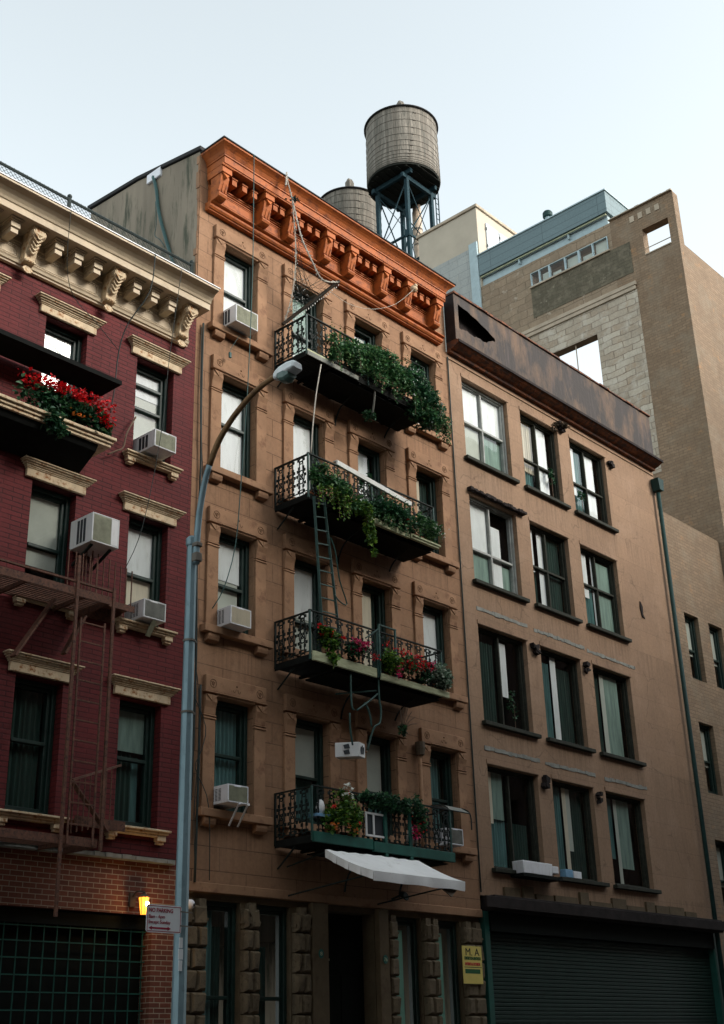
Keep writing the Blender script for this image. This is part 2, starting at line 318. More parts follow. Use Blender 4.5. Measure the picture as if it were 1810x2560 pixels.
def tankmat():
    m, nt, b = nm('tank_wood')
    s = nd(nt, 'ShaderNodeSeparateXYZ'); lk(nt, objco(nt), s.inputs[0])
    at = nd(nt, 'ShaderNodeMath', operation='ARCTAN2'); lk(nt, s.outputs[1], at.inputs[0]); lk(nt, s.outputs[0], at.inputs[1])
    mu = nd(nt, 'ShaderNodeMath', operation='MULTIPLY'); lk(nt, at.outputs[0], mu.inputs[0]); mu.inputs[1].default_value = 80 / (2 * pi)
    fl = nd(nt, 'ShaderNodeMath', operation='FLOOR'); lk(nt, mu.outputs[0], fl.inputs[0])
    fr = nd(nt, 'ShaderNodeMath', operation='FRACT'); lk(nt, mu.outputs[0], fr.inputs[0])
    wn = nd(nt, 'ShaderNodeTexWhiteNoise', noise_dimensions='1D'); lk(nt, fl.outputs[0], wn.inputs['W'])
    c = ramp(nt, wn.outputs[0], [(0.0, (0.15, 0.133, 0.108)), (0.5, (0.20, 0.18, 0.148)), (1.0, (0.27, 0.245, 0.205))])
    seam = ramp(nt, fr.outputs[0], [(0.0, 0.4), (0.10, 0.0), (0.90, 0.0), (1.0, 0.4)])
    c = mixc(nt, seam, c, (0.05, 0.045, 0.035))
    f = noise(nt, scaled(nt, objco(nt), (7, 7, 0.5)), 2.6, 6, 0.75)
    c = mixc(nt, ramp(nt, f, [(0.44, 0.0), (0.62, 0.85)]), c, (0.07, 0.072, 0.06))
    lk(nt, c, b.inputs['Base Color']); b.inputs['Roughness'].default_value = 0.85
    bump(nt, b, seam, -0.5, 0.02); return m
M['tank_wood'] = tankmat()

# ------------------------------------------------------------------ helpers: mesh
def wloc(o):
    v = Vector((0, 0, 0))
    while o is not None:
        v += o.location; o = o.parent
    return v
class MB:
    def __init__(s): s.v = []; s.f = []
    def poly(s, pts):
        n = len(s.v); s.v += [tuple(p) for p in pts]; s.f.append(list(range(n, n + len(pts))))
    def box(s, x0, x1, y0, y1, z0, z1):
        if x0 > x1: x0, x1 = x1, x0
        if y0 > y1: y0, y1 = y1, y0
        if z0 > z1: z0, z1 = z1, z0
        n = len(s.v)
        s.v += [(x0, y0, z0), (x1, y0, z0), (x1, y1, z0), (x0, y1, z0), (x0, y0, z1), (x1, y0, z1), (x1, y1, z1), (x0, y1, z1)]
        for q in ((0, 3, 2, 1), (4, 5, 6, 7), (0, 1, 5, 4), (1, 2, 6, 5), (2, 3, 7, 6), (3, 0, 4, 7)): s.f.append([n + i for i in q])
        return s
    def obox(s, c, a, b, d):
        c, a, b, d = Vector(c), Vector(a), Vector(b), Vector(d); n = len(s.v)
        if a.cross(b).dot(d) < 0: a = -a
        for sx, sy, sz in ((-1, -1, -1), (1, -1, -1), (1, 1, -1), (-1, 1, -1), (-1, -1, 1), (1, -1, 1), (1, 1, 1), (-1, 1, 1)):
            s.v.append(tuple(c + a * sx + b * sy + d * sz))
        for q in ((0, 3, 2, 1), (4, 5, 6, 7), (0, 1, 5, 4), (1, 2, 6, 5), (2, 3, 7, 6), (3, 0, 4, 7)): s.f.append([n + i for i in q])
        return s
    def bar(s, p, q, w, h, up=(0, 0, 1)):
        p, q = Vector(p), Vector(q); d = q - p; L = d.length
        if L < 1e-6: return s
        d /= L; up = Vector(up)
        if abs(d.dot(up)) > 0.98: up = Vector((0, 1, 0))
        a = d.cross(up).normalized(); b = a.cross(d)
        return s.obox((p + q) / 2, d * (L / 2), a * (w / 2), b * (h / 2))
    def tube(s, pts, r, n=6, closed=False):
        pts = [Vector(p) for p in pts]; k = len(pts)
        rs = r if isinstance(r, (list, tuple)) else [r] * k
        t0 = None; base = len(s.v); nrm = None
        for i in range(k):
            if closed: t = pts[(i + 1) % k] - pts[i - 1]
            else: t = pts[min(i + 1, k - 1)] - pts[max(i - 1, 0)]
            if t.length < 1e-9: t = Vector((0, 0, 1))
            t.normalize()
            if nrm is None:
                a = Vector((0, 0, 1)) if abs(t.z) < 0.9 else Vector((1, 0, 0))
                nrm = t.cross(a).normalized()
            else:
                nrm = (nrm - t * nrm.dot(t))
                nrm = nrm.normalized() if nrm.length > 1e-6 else t.orthogonal().normalized()
            bn = t.cross(nrm)
            for j in range(n):
                a = 2 * pi * j / n
                s.v.append(tuple(pts[i] + (nrm * cos(a) + bn * sin(a)) * rs[i]))
        for i in range(k if closed else k - 1):
            i2 = (i + 1) % k
            for j in range(n):
                s.f.append([base + i * n + j, base + i * n + (j + 1) % n, base + i2 * n + (j + 1) % n, base + i2 * n + j])
        if not closed:
            s.f.append([base + j for j in range(n)][::-1]); s.f.append([base + (k - 1) * n + j for j in range(n)])
        return s
    def lathe(s, prof, c, n=32):
        base = len(s.v); c = Vector(c)
        for r, z in prof:
            for j in range(n):
                a = 2 * pi * j / n; s.v.append((c.x + r * cos(a), c.y + r * sin(a), c.z + z))
        for i in range(len(prof) - 1):
            for j in range(n):
                s.f.append([base + i * n + j, base + i * n + (j + 1) % n, base + (i + 1) * n + (j + 1) % n, base + (i + 1) * n + j])
        s.f.append([base + j for j in range(n)][::-1]); s.f.append([base + (len(prof) - 1) * n + j for j in range(n)])
        return s
    def prism(s, prof, o, u, v, w):
        # 2-D outline in the u-v plane pushed along w
        o, u, v, w = Vector(o), Vector(u), Vector(v), Vector(w); n = len(prof); base = len(s.v)
        ar = sum(prof[i][0] * prof[(i + 1) % n][1] - prof[(i + 1) % n][0] * prof[i][1] for i in range(n))
        if (ar > 0) != (u.cross(v).dot(w) < 0): prof = prof[::-1]
        for p in prof: s.v.append(tuple(o + u * p[0] + v * p[1]))
        for p in prof: s.v.append(tuple(o + u * p[0] + v * p[1] + w))
        s.f.append([base + i for i in range(n)]); s.f.append([base + n + i for i in range(n)][::-1])
        for i in range(n):
            j = (i + 1) % n; s.f.append([base + i, base + n + i, base + n + j, base + j])
        return s
    def ex(s, prof, x0, x1): return s.prism(prof, (x0, 0, 0), (0, 1, 0), (0, 0, 1), (x1 - x0, 0, 0))
    def sphere(s, c, r, n=10, sz=1.0):
        return s.lathe([(max(1e-4, r * sin(pi * i / n)), -r * sz * cos(pi * i / n)) for i in range(n + 1)], c, n * 2)
    def build(s, name, mat, parent=None, smooth=False, bevel=0.0, flipfix=True):
        off = wloc(parent) if parent is not None else Vector((0, 0, 0))
        me = bpy.data.meshes.new(name)
        me.from_pydata([(a - off.x, b - off.y, c - off.z) for a, b, c in s.v], [], s.f); me.update()
        if smooth: me.polygons.foreach_set('use_smooth', [True] * len(me.polygons))
        if mat is not None: me.materials.append(M[mat] if isinstance(mat, str) else mat)
        o = bpy.data.objects.new(name, me); COL.objects.link(o)
        if parent is not None: o.parent = parent
        if bevel:
            b = o.modifiers.new('bevel', 'BEVEL'); b.width = bevel; b.segments = 1; b.limit_method = 'ANGLE'; b.angle_limit = radians(40)
        return o

def tag(o, label=None, cat=None, group=None, kind=None):
    if label: o['label'] = label
    if cat: o['category'] = cat
    if group: o['group'] = group
    if kind: o['kind'] = kind
    return o
def thing(name, label, cat, loc, group=None):
    o = bpy.data.objects.new(name, None); COL.objects.link(o)
    o.location = loc; o.empty_display_size = 0.2
    return tag(o, label, cat, group)
def copy_obj(o, dx=0, dy=0, dz=0):
    c = o.copy(); COL.objects.link(c); c.location = o.location + Vector((dx, dy, dz)); return c
def copy_tree(o, parent, loc):
    c = o.copy(); COL.objects.link(c)
    if parent is not None: c.parent = parent
    if loc is not None: c.location = loc
    for ch in list(o.children): copy_tree(ch, c, None)
    return c
def text(name, body, size, loc, mat, parent, width=None, bold=0.0, depth=0.002, align='LEFT', height=None):
    cu = bpy.data.curves.new(name, 'FONT'); cu.body = body; cu.size = size; cu.extrude = depth; cu.offset = bold
    cu.align_x = align; cu.resolution_u = 3
    t = bpy.data.objects.new(name, cu); COL.objects.link(t)
    bpy.context.view_layer.update()
    me = bpy.data.meshes.new_from_object(t.evaluated_get(bpy.context.evaluated_depsgraph_get()))
    bpy.data.objects.remove(t); bpy.data.curves.remove(cu)
    xs = [v.co.x for v in me.vertices]; w = max(xs) - min(xs); x0 = min(xs)
    sx = (width / w) if width else 1.0
    off = wloc(parent)
    for v in me.vertices:
        x, y, z = v.co
        v.co = (loc[0] + (x - x0) * sx - off.x, loc[1] - z - off.y, loc[2] + y - off.z)
    me.materials.clear(); me.materials.append(M[mat])
    o = bpy.data.objects.new(name, me); COL.objects.link(o); o.parent = parent
    return o

def wall_grid(mb, x0, x1, z0, z1, y0, y1, holes):
    # a wall slab in the x-z plane with real openings (x0,x1,z0,z1)
    xs = sorted({x0, x1, *[h[0] for h in holes], *[h[1] for h in holes]})
    zs = sorted({z0, z1, *[h[2] for h in holes], *[h[3] for h in holes]})
    def solid(i, j):
        if i < 0 or j < 0 or i >= len(xs) - 1 or j >= len(zs) - 1: return False
        cx, cz = (xs[i] + xs[i + 1]) / 2, (zs[j] + zs[j + 1]) / 2
        return not any(h[0] < cx < h[1] and h[2] < cz < h[3] for h in holes)
    for i in range(len(xs) - 1):
        for j in range(len(zs) - 1):
            if not solid(i, j): continue
            a, b, c, d = xs[i], xs[i + 1], zs[j], zs[j + 1]
            mb.poly([(a, y0, c), (b, y0, c), (b, y0, d), (a, y0, d)])
            mb.poly([(a, y1, c), (a, y1, d), (b, y1, d), (b, y1, c)])
            if not solid(i - 1, j): mb.poly([(a, y1, c), (a, y0, c), (a, y0, d), (a, y1, d)])
            if not solid(i + 1, j): mb.poly([(b, y0, c), (b, y1, c), (b, y1, d), (b, y0, d)])
            if not solid(i, j - 1): mb.poly([(a, y0, c), (a, y1, c), (b, y1, c), (b, y0, c)])
            if not solid(i, j + 1): mb.poly([(a, y0, d), (b, y0, d), (b, y1, d), (a, y1, d)])
    return mb

def folds(mb, x0, x1, y, z0, z1, amp=0.02, pitch=0.09):
    n = max(4, int((x1 - x0) / pitch * 6)); ph = random.random() * 6
    P = [(x0 + (x1 - x0) * i / n, y + amp * sin(2 * pi * (x1 - x0) * i / n / pitch + ph) + random.uniform(-.004, .004)) for i in range(n + 1)]
    for i in range(n):
        (a, ya), (b, yb) = P[i], P[i + 1]
        mb.poly([(a, ya, z0), (b, yb, z0), (b, yb, z1), (a, ya, z1)])

def window(parent, x0, x1, z0, z1, y, frame='green_black', stile=0.055, rail=None, mull=None, panels=(), outer=0.07, curtains=(), label=None, roller=None):
    """sash window: outer frame, sashes and rails as one frame mesh; panes, blinds and painted reflections as children"""
    mb = MB()
    for a, b, c, d, yy, t in ((x0, x1, z0, z1, y - 0.05, outer), (x0 + outer, x1 - outer, z0 + outer, z1 - outer, y, stile)):
        mb.box(a, a + t, yy, yy + 0.09, c, d); mb.box(b - t, b, yy, yy + 0.09, c, d)
        mb.box(a + t, b - t, yy, yy + 0.09, d - t, d); mb.box(a + t, b - t, yy, yy + 0.09, c, c + t * 1.1)
    i0, i1 = x0 + outer + stile, x1 - outer - stile
    if rail:
        for r in (rail if isinstance(rail, (list, tuple)) else [rail]):
            mb.box(i0, i1, y - 0.02, y + 0.07, r - 0.028, r + 0.028)
    if mull:
        mb.box(mull - 0.024, mull + 0.024, y - 0.025, y + 0.075, z0 + outer + stile, z1 - outer - stile)
    w = mb.build('window', frame, parent, bevel=0.006)
    if label: w['label'] = label
    g = MB(); g.poly([(i0 - 0.01, y + 0.037, z0 + outer), (i1 + 0.01, y + 0.037, z0 + outer), (i1 + 0.01, y + 0.037, z1 - outer), (i0 - 0.01, y + 0.037, z1 - outer)]); g.build('pane', 'glass', w)
    for k, (a, b, c, d, m) in enumerate(panels):
        yy = y + 0.058 + 0.012 * k
        X0, X1 = i0 + (i1 - i0) * a - 0.012, i0 + (i1 - i0) * b + 0.012
        Z0, Z1 = z0 + outer + (z1 - z0 - 2 * outer) * c, z0 + outer + (z1 - z0 - 2 * outer) * d
        bb = MB(); bb.box(X0, X1, yy, yy + 0.006, Z0, Z1)
        bb.build('blind', m, w)  # some of these panels stand for reflections in the glass
    for k, (a, b, c, d, m) in enumerate(curtains):
        yy = y + 0.12 + 0.05 * k
        bb = MB(); folds(bb, i0 + (i1 - i0) * a, i0 + (i1 - i0) * b, yy, z0 + outer + (z1 - z0 - 2 * outer) * c, z0 + outer + (z1 - z0 - 2 * outer) * d)
        bb.build('curtain', m, w, smooth=True)
    return w

def leaves(mb, blobs, n, size, clump=0.35, hang=0.0):
    tot = sum(b[2] for b in blobs)
    for c, r, wt in blobs:
        k = int(n * wt / tot); subs = []
        for _ in range(max(3, int(k / 45))):
            while True:
                p = Vector((random.uniform(-1, 1), random.uniform(-1, 1), random.uniform(-1, 1)))
                if 0.25 < p.length < 1: break
            subs.append(p)
        for _ in range(k):
            s = random.choice(subs)
            p = s + Vector((random.gauss(0, clump), random.gauss(0, clump), random.gauss(0, clump)))
            if p.length > 1.15: p = p.normalized() * random.uniform(0.8, 1.15)
            P = Vector((c[0] + p.x * r[0], c[1] + p.y * r[1], c[2] + p.z * r[2]))
            leaf(mb, P, size * random.choice((.5, .7, .9, 1.0, 1.2, 1.5)) * random.uniform(0.85, 1.15), hang)
def leaf(mb, P, s, hang=0.0):
    d = Vector((random.gauss(0, 1), random.gauss(0, 1) - 0.3, random.gauss(0, .6) - hang)).normalized()
    up = Vector((random.gauss(0, .6), random.gauss(0, .6) - .5, 1.0))
    sd = d.cross(up)
    if sd.length < 1e-3: sd = Vector((1, 0, 0))
    sd.normalize(); nn = sd.cross(d)
    n = len(mb.v)
    for a, b, c in ((0, 0, 0), (0.35, -0.42, 0.10), (0.62, -0.30, 0.06), (1.0, 0, -0.12), (0.62, 0.30, 0.06), (0.35, 0.42, 0.10)):
        mb.v.append(tuple(P + d * (a * s) + sd * (b * s) + nn * (c * s)))
    mb.f.append([n, n + 1, n + 2, n + 3]); mb.f.append([n, n + 3, n + 4, n + 5])
def petals(mb, centres, per, spread, size):
    for c in centres:
        for _ in range(per):
            P = Vector(c) + Vector((random.gauss(0, spread), random.gauss(0, spread), random.gauss(0, spread * .7)))
            leaf(mb, P, size * random.uniform(0.7, 1.3), -0.2)

# ================================================================== ground
g = MB(); g.box(-400, 400, -400, 400, -0.5, -0.15); tag(g.build('ground', 'asphalt'), kind='structure')
g = MB(); g.box(-200, 200, -15.0, -4.6, -0.149, -0.146); tag(g.build('road', 'asphalt'), kind='structure')
g = MB(); g.box(-200, 200, -4.6, 0.6, -0.15, 0.0); tag(g.build('pavement', 'paving'), kind='structure')
g = MB(); g.box(-200, 200, -19.4, -15.0, -0.15, 0.0); tag(g.build('pavement', 'paving'), kind='structure')

# the far side of the street (behind the camera): shades the lower floors, seen in the lower panes
def opposite(x0, x1, h, label):
    t = thing('street_building', label, 'building', ((x0 + x1) / 2, -19.5, 0))
    holes = []
    nx = int((x1 - x0) / 2.2)
    for k in range(int((h - 4) / 3.1)):
        for i in range(nx):
            cx = x0 + (i + .5) * (x1 - x0) / nx
            holes.append((cx - .5, cx + .5, 4.6 + 3.1 * k, 6.5 + 3.1 * k))
    m = MB(); wall_grid(m, x0, x1, -0.1, h, -19.8, -19.5, holes); m.build('wall', 'opp_brick', t)
    m = MB(); m.box(x0, x1, -32, -20.3, -.1, h - .3); m.build('body', 'opp_brick', t)
    m = MB(); m.box(x0, x1, -19.5, -19.0, h - .7, h); m.build('cornice', 'cream', t)
    for k, hh in enumerate(holes[:60]):
        m = MB(); m.box(hh[0], hh[1], -19.75, -19.7, hh[2], hh[3]); m.build('window', 'window_wood', t)
opposite(-46, -4.2, OPP_H, 'brown brick tenement across the street, the one at the left end')
opposite(-4, 22.2, OPP_H + 1.2, 'brown brick tenement across the street, behind the viewer')
opposite(22.4, 46, OPP_H + 2.6, 'brown brick tenement across the street, beside the tall one')
opposite(46.2, 110, OPP_H + 7.5, 'unseen tall brown brick block across the street, raised for shade and reflections, the long one at the right end')  # out of view, height set to shade the fronts and darken right-hand panes
for x0, x1, h in ((46.6, 55.0, 31.8), (57.5, 62.5, 31.0)):  # bulkheads added out of view so upper right panes mirror something dark
    t = thing('added_bulkhead', 'unseen brick stair bulkhead added on the tall block across the street for window reflections', 'bulkhead', ((x0 + x1) / 2, -21, OPP_H + 6.2), 'added bulkheads across the street')
    m = MB(); m.box(x0, x1, -24, -20.0, OPP_H + 6.1, h); m.build('wall', 'opp_brick', t)
    m = MB(); m.box(x0 - .1, x1 + .1, -24.1, -19.9, h, h + .15); m.build('roof', 'tar', t)

# ================================================================== brownstone
bs = thing('brownstone_building', 'brown stone tenement with an orange cornice and four iron balconies', 'building', (16.63, 0, 0))
CX = [13.22 + 1.853 * i for i in range(4)]
ROW = [(16.23, 14.30), (13.31, 11.34), (10.23, 8.36), (7.17, 5.30)]
WX0, WX1 = 12.85, 20.43
holes = []
for cx in CX:
    for zt, zb in ROW: holes.append((cx + 0.255, cx + 1.125, zb, zt))
m = MB(); wall_grid(m, WX0, WX1, 4.17, 18.1, 0, 0.34, holes); m.build('wall', 'brownstone', bs)
# sides, back and roof of the shell
m = MB()
m.prism([(0.03, 4.0), (14, 4.0), (14, 16.2), (3.65, 16.2), (3.65, 18.66), (2.0, 18.52), (0.03, 18.15)], (WX0 - 0.006, 0, 0), (0, 1, 0), (0, 0, 1), (0.3, 0, 0))
m.build('side_wall', 'stucco', bs)
m = MB(); m.box(WX1 - 0.3, WX1 - 0.003, 0.345, 14, 4, 16.2); m.box(WX0 + 0.32, WX1 - 0.32, 13.7, 13.95, 4, 16.2); m.build('rear_wall', 'stucco', bs)
m = MB(); m.box(WX0 + 0.32, WX1 - 0.32, 0.35, 13.7, 16.75, 16.95); m.build('roof', 'roofing', bs)
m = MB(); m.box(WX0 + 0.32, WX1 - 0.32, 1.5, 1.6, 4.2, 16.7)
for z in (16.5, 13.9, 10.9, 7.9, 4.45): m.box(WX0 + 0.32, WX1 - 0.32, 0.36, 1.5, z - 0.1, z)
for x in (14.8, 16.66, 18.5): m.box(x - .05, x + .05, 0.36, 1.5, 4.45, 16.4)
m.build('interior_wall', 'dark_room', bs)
# tar coping that steps up to the back
m = MB()
pr = [(-0.02, 18.16), (2.0, 18.54), (3.75, 18.70), (3.75, 18.80), (2.0, 18.63), (-0.02, 18.26)]
m.prism(pr, (WX0 - 0.05, 0, 0), (0, 1, 0), (0, 0, 1), (0.42, 0, 0)); m.build('coping', 'tar', bs, bevel=0.01)
# ragged mortar edge where the facing stone meets the stucco
m = MB(); z = 4.3
while z < 18:
    h = random.uniform(0.12, 0.4); m.box(WX0 - random.uniform(0.012, 0.03), WX0 + 0.02, 0.02, random.uniform(0.05, 0.12), z, min(18.05, z + h - .01)); z += h
m.build('edge_stones', 'stone_trim', bs)

# lintel with ears, roundels and a scroll whose darker brown paints groove shade
def lintel(x, zt):
    """block whose top left front corner is (x, zt)"""
    m = MB()
    m.box(x, x + 1.38, -0.08, 0.0, zt - 0.27, zt)                      # head block
    m.box(x + 0.262, x + 1.118, -0.074, 0.0, zt - 0.335, zt - 0.272)     # dropped middle
    m.box(x + 0.27, x + 1.11, -0.105, -0.076, zt - 0.30, zt - 0.275)     # moulding under it
    m.box(x - 0.015, x + 0.275, -0.095, 0.0, zt - 0.30, zt - 0.272)      # ear caps
    m.box(x + 1.105, x + 1.395, -0.095, 0.0, zt - 0.30, zt - 0.272)
    o = m.build('lintel', 'stone_trim', bs, bevel=0.008)
    c = MB()
    for cx in (x + 0.16, x + 1.22):
        for r in (0.07, 0.028):
            c.tube([(cx + r * cos(a * pi / 9), -0.081, zt - 0.135 + r * sin(a * pi / 9)) for a in range(18)], 0.0065, 4, True)
        for a in range(3):
            aa = a * 2.1 + 0.5
            c.bar((cx, -0.081, zt - 0.135), (cx + 0.065 * cos(aa), -0.081, zt - 0.135 + 0.065 * sin(aa)), 0.008, 0.008)
    mx = x + 0.69
    c.sphere((mx, -0.08, zt - 0.10), 0.018, 4)
    for s in (-1, 1):
        c.tube([(mx + s * (0.02 + 0.03 * (1 - cos(t * pi / 6))), -0.081, zt - 0.15 - 0.05 * sin(t * pi / 6) - 0.004 * t) for t in range(7)], 0.006, 4)
    c.build('roundel', 'groove_shade', o)
    return o
def pilaster(x, zb, zt):
    """jamb strip with a V-notched cap; x is the left edge"""
    m = MB()
    m.box(x, x + 0.255, -0.05, 0.0, zb, zt - 0.36)
    m.box(x - 0.012, x + 0.267, -0.066, 0.0, zt - 0.405, zt - 0.375)
    m.box(x - 0.012, x + 0.267, -0.066, 0.0, zt - 0.355, zt - 0.33)
    m.prism([(-0.066, 0), (-0.05, -0.11), (0, -0.115), (0, 0.21), (-0.085, 0.21), (-0.098, 0.10)], (x + 0.005, 0, zt - 0.215), (0, 1, 0), (0, 0, 1), (0.245, 0, 0))
    for s in (0, 1):
        x0 = x + 0.005 + s * 0.1225
        tri = [(0, 0), (0.1225, 0), (0.1225, -0.11)] if s == 0 else [(0, 0), (0.1225, 0), (0, -0.11)]
        m.prism(tri, (x0, -0.112, zt - 0.008), (1, 0, 0), (0, 0, 1), (0, 0.03, 0))
    return m.build('pilaster', 'stone_trim', bs, bevel=0.006)
def sill(x, zt):
    m = MB()
    m.box(x - 0.10, x + 1.48, -0.15, 0.0, zt - 0.13, zt)
    for a in (x, x + 1.13):
        m.prism([(0, 0), (-0.12, 0), (-0.12, -0.06), (-0.10, -0.12), (0, -0.15)], (a, 0, zt - 0.132), (0, 1, 0), (0, 0, 1), (0.25, 0, 0))
    return m.build('sill', 'stone_trim', bs, bevel=0.008)
l0 = lintel(CX[0], ROW[0][0] + 0.335)
pA = pilaster(CX[0] - 0.005, ROW[0][1], ROW[0][0]); pB = pilaster(CX[0] + 1.13, ROW[0][1], ROW[0][0])
s0 = sill(CX[0], ROW[0][1])
for r, (zt, zb) in enumerate(ROW):
    for c, cx in enumerate(CX):
        if r or c:
            d = (cx - CX[0], 0, zt - ROW[0][0])
            n = copy_obj(l0, *d)
            for ch in l0.children:
                k = copy_obj(ch); k.parent = n
            copy_obj(pA, *d); copy_obj(pB, *d)
            copy_obj(s0, d[0], 0, zb - ROW[0][1])

# windows, one by one (fractions of the glass: left, right, bottom, top); some panels paint reflections
BW = [
 # row 1
 [dict(rail=15.32, panels=[(0, 1, 0.0, 1, 'blind_refl_white')]),
  dict(rail=15.2, panels=[(0, .82, .22, 1, 'blind_green'), (0, 1, 0, .22, 'blind_refl_white')]),  # low white panel stands for bright sky in the pane
  dict(rail=15.2, panels=[(0, .75, .2, .9, 'blind_refl_grey')], curtains=[(.7, 1, 0, 1, 'curtain_teal')]),
  dict(rail=15.2, panels=[(0, .8, 0, .9, 'blind_refl_white')])],  # white panel paints the sky reflected in this window
 [dict(rail=12.42, panels=[(0, 1, 0, 1, 'blind_refl_white')]),
  dict(rail=None, panels=[(0, .95, 0, 1, 'blind_refl_white')]),
  dict(rail=None, panels=[(0, .72, 0, 1, 'blind_refl_white')], curtains=[(.7, 1, 0, 1, 'curtain_dark')]),
  dict(rail=12.3, panels=[(.0, .45, .3, .95, 'blind_tan')], curtains=[(.5, 1, 0, 1, 'curtain_dark')])],
 [dict(rail=9.25, panels=[(0, .95, .55, 1, 'blind_refl_white'), (0, .9, 0, .56, 'blind_refl_grey')]),  # white over grey in this row paints the opposite roofline's reflection
  dict(rail=9.02, panels=[(0, 1, .40, 1, 'blind_refl_white'), (0, 1, 0, .40, 'blind_refl_grey')]),
  dict(rail=None, panels=[(0, .68, 0, 1, 'blind_tan')], curtains=[(.66, 1, 0, 1, 'curtain_dark')]),
  dict(rail=9.0, panels=[(0, 1, .35, 1, 'blind_refl_white'), (0, 1, 0, .3, 'blind_refl_grey')])],
 [dict(rail=6.26, panels=[], curtains=[(0, 1, 0, 1, 'curtain_teal')]),
  dict(rail=6.15, panels=[(0, 1, .47, 1, 'blind_refl_grey')], curtains=[(0, 1, 0, .5, 'curtain_teal')]),
  dict(rail=6.1, panels=[(0, .9, .36, 1, 'blind_refl_grey')], curtains=[(0, 1, 0, .5, 'curtain_teal')]),
  dict(rail=6.2, panels=[], curtains=[(0, .8, 0, 1, 'curtain_teal'), (.5, 1, 0, 1, 'curtain_dark')])],
]
for r, (zt, zb) in enumerate(ROW):
    for c, cx in enumerate(CX):
        window(bs, cx + 0.257, cx + 1.123, zb + 0.002, zt - 0.002, 0.17, **BW[r][c])

# cornice -------------------------------------------------------------------
def sweep(mb, prof, bl, br, wrap_r=True):
    """closed profile [(out, z)] along left return, front and right return; bl/br are the base lines"""
    rings = []
    rings.append([(bl - o, -0.001, z) for o, z in prof])
    rings.append([(bl - o, -o, z) for o, z in prof])
    rings.append([(br + (o if wrap_r else 0), -o, z) for o, z in prof])
    if wrap_r: rings.append([(br + o, -0.001, z) for o, z in prof])
    n = len(prof); base = len(mb.v)
    for rg in rings: mb.v += rg
    for i in range(len(rings) - 1):
        for j in range(n):
            k = (j + 1) % n
            mb.f.append([base + i * n + j, base + (i + 1) * n + j, base + (i + 1) * n + k, base + i * n + k])
    mb.f.append([base + j for j in range(n)]); mb.f.append([base + (len(rings) - 1) * n + j for j in range(n)][::-1])
cyma = [(0.52, 17.872), (0.54, 17.88), (0.555, 17.905), (0.58, 17.945), (0.62, 17.985), (0.66, 18.015), (0.69, 18.035), (0.695, 18.07)]
m = MB(); sweep(m, [(0.0, 17.872)] + cyma + [(0.0, 18.11)], 13.53, 19.33)
co = m.build('cornice', 'rust_paint', bs, bevel=0.004)
m = MB(); sweep(m, [(0.0, 17.65), (0.50, 17.65), (0.505, 17.68), (0.52, 17.68), (0.52, 17.825), (0.54, 17.835), (0.54, 17.87), (0.0, 17.87)], 13.53, 19.33)
m.build('fascia', 'rust_paint', co, bevel=0.004)
m = MB(); sweep(m, [(0.0, 18.112), (0.70, 18.072), (0.715, 18.076), (0.715, 18.10), (0.0, 18.17)], 13.53, 19.33)
m.build('flashing', 'tar', co)
m = MB(); m.box(13.05, 19.82, -0.12, -0.001, 16.95, 17.40); m.box(13.05, 19.82, -0.03, -0.001, 17.401, 17.649)
for z, y in ((17.285, .135), (17.325, .15), (17.365, .165)): m.box(13.06, 19.81, -y, -0.121, z - .012, z + .012)
m.build('frieze', 'rust_paint', co)
m = MB()
m.ex([(-0.001, 16.78), (-0.10, 16.78), (-0.105, 16.805), (-0.13, 16.81), (-0.16, 16.845), (-0.165, 16.88), (-0.15, 16.90), (-0.19, 16.915), (-0.215, 16.93), (-0.215, 16.952), (-0.001, 16.952)], 12.98, 20.14)
m.build('base_moulding', 'rust_paint', co, bevel=0.003)
BK = [13.115, 14.27, 15.0, 16.05, 16.79, 17.85, 18.66, 19.68]
def bracket(cx):
    m = MB()
    m.ex([(-0.031, 17.48), (-0.49, 17.48), (-0.49, 17.649), (-0.031, 17.649)], cx - 0.125, cx + 0.125)
    m.ex([(-0.48, 17.60), (-0.515, 17.61), (-0.53, 17.649), (-0.48, 17.649)], cx - 0.16, cx + 0.16)
    m.ex([(-0.121, 17.479), (-0.43, 17.479), (-0.43, 17.40), (-0.40, 17.30), (-0.36, 17.19), (-0.325, 17.10), (-0.345, 17.095), (-0.37, 17.07), (-0.375, 17.03), (-0.355, 16.99), (-0.31, 16.965), (-0.24, 16.955), (-0.121, 16.955)], cx - 0.105, cx + 0.105)
    for dx in (-0.083, 0.0, 0.083):
        m.bar((cx + dx, -0.388, 17.30), (cx + dx, -0.330, 17.115), 0.045, 0.04, (0, -1, .3))
    m.prism([(-.09, 0), (.09, 0), (0, -.12)], (cx, -0.465, 17.478), (1, 0, 0), (0, 0.28, 1), (0, 0.06, 0))
    return m.build('bracket', 'rust_paint', co, bevel=0.004)
b0 = bracket(BK[0])
for x in BK[1:]: copy_obj(b0, x - BK[0])
first = None
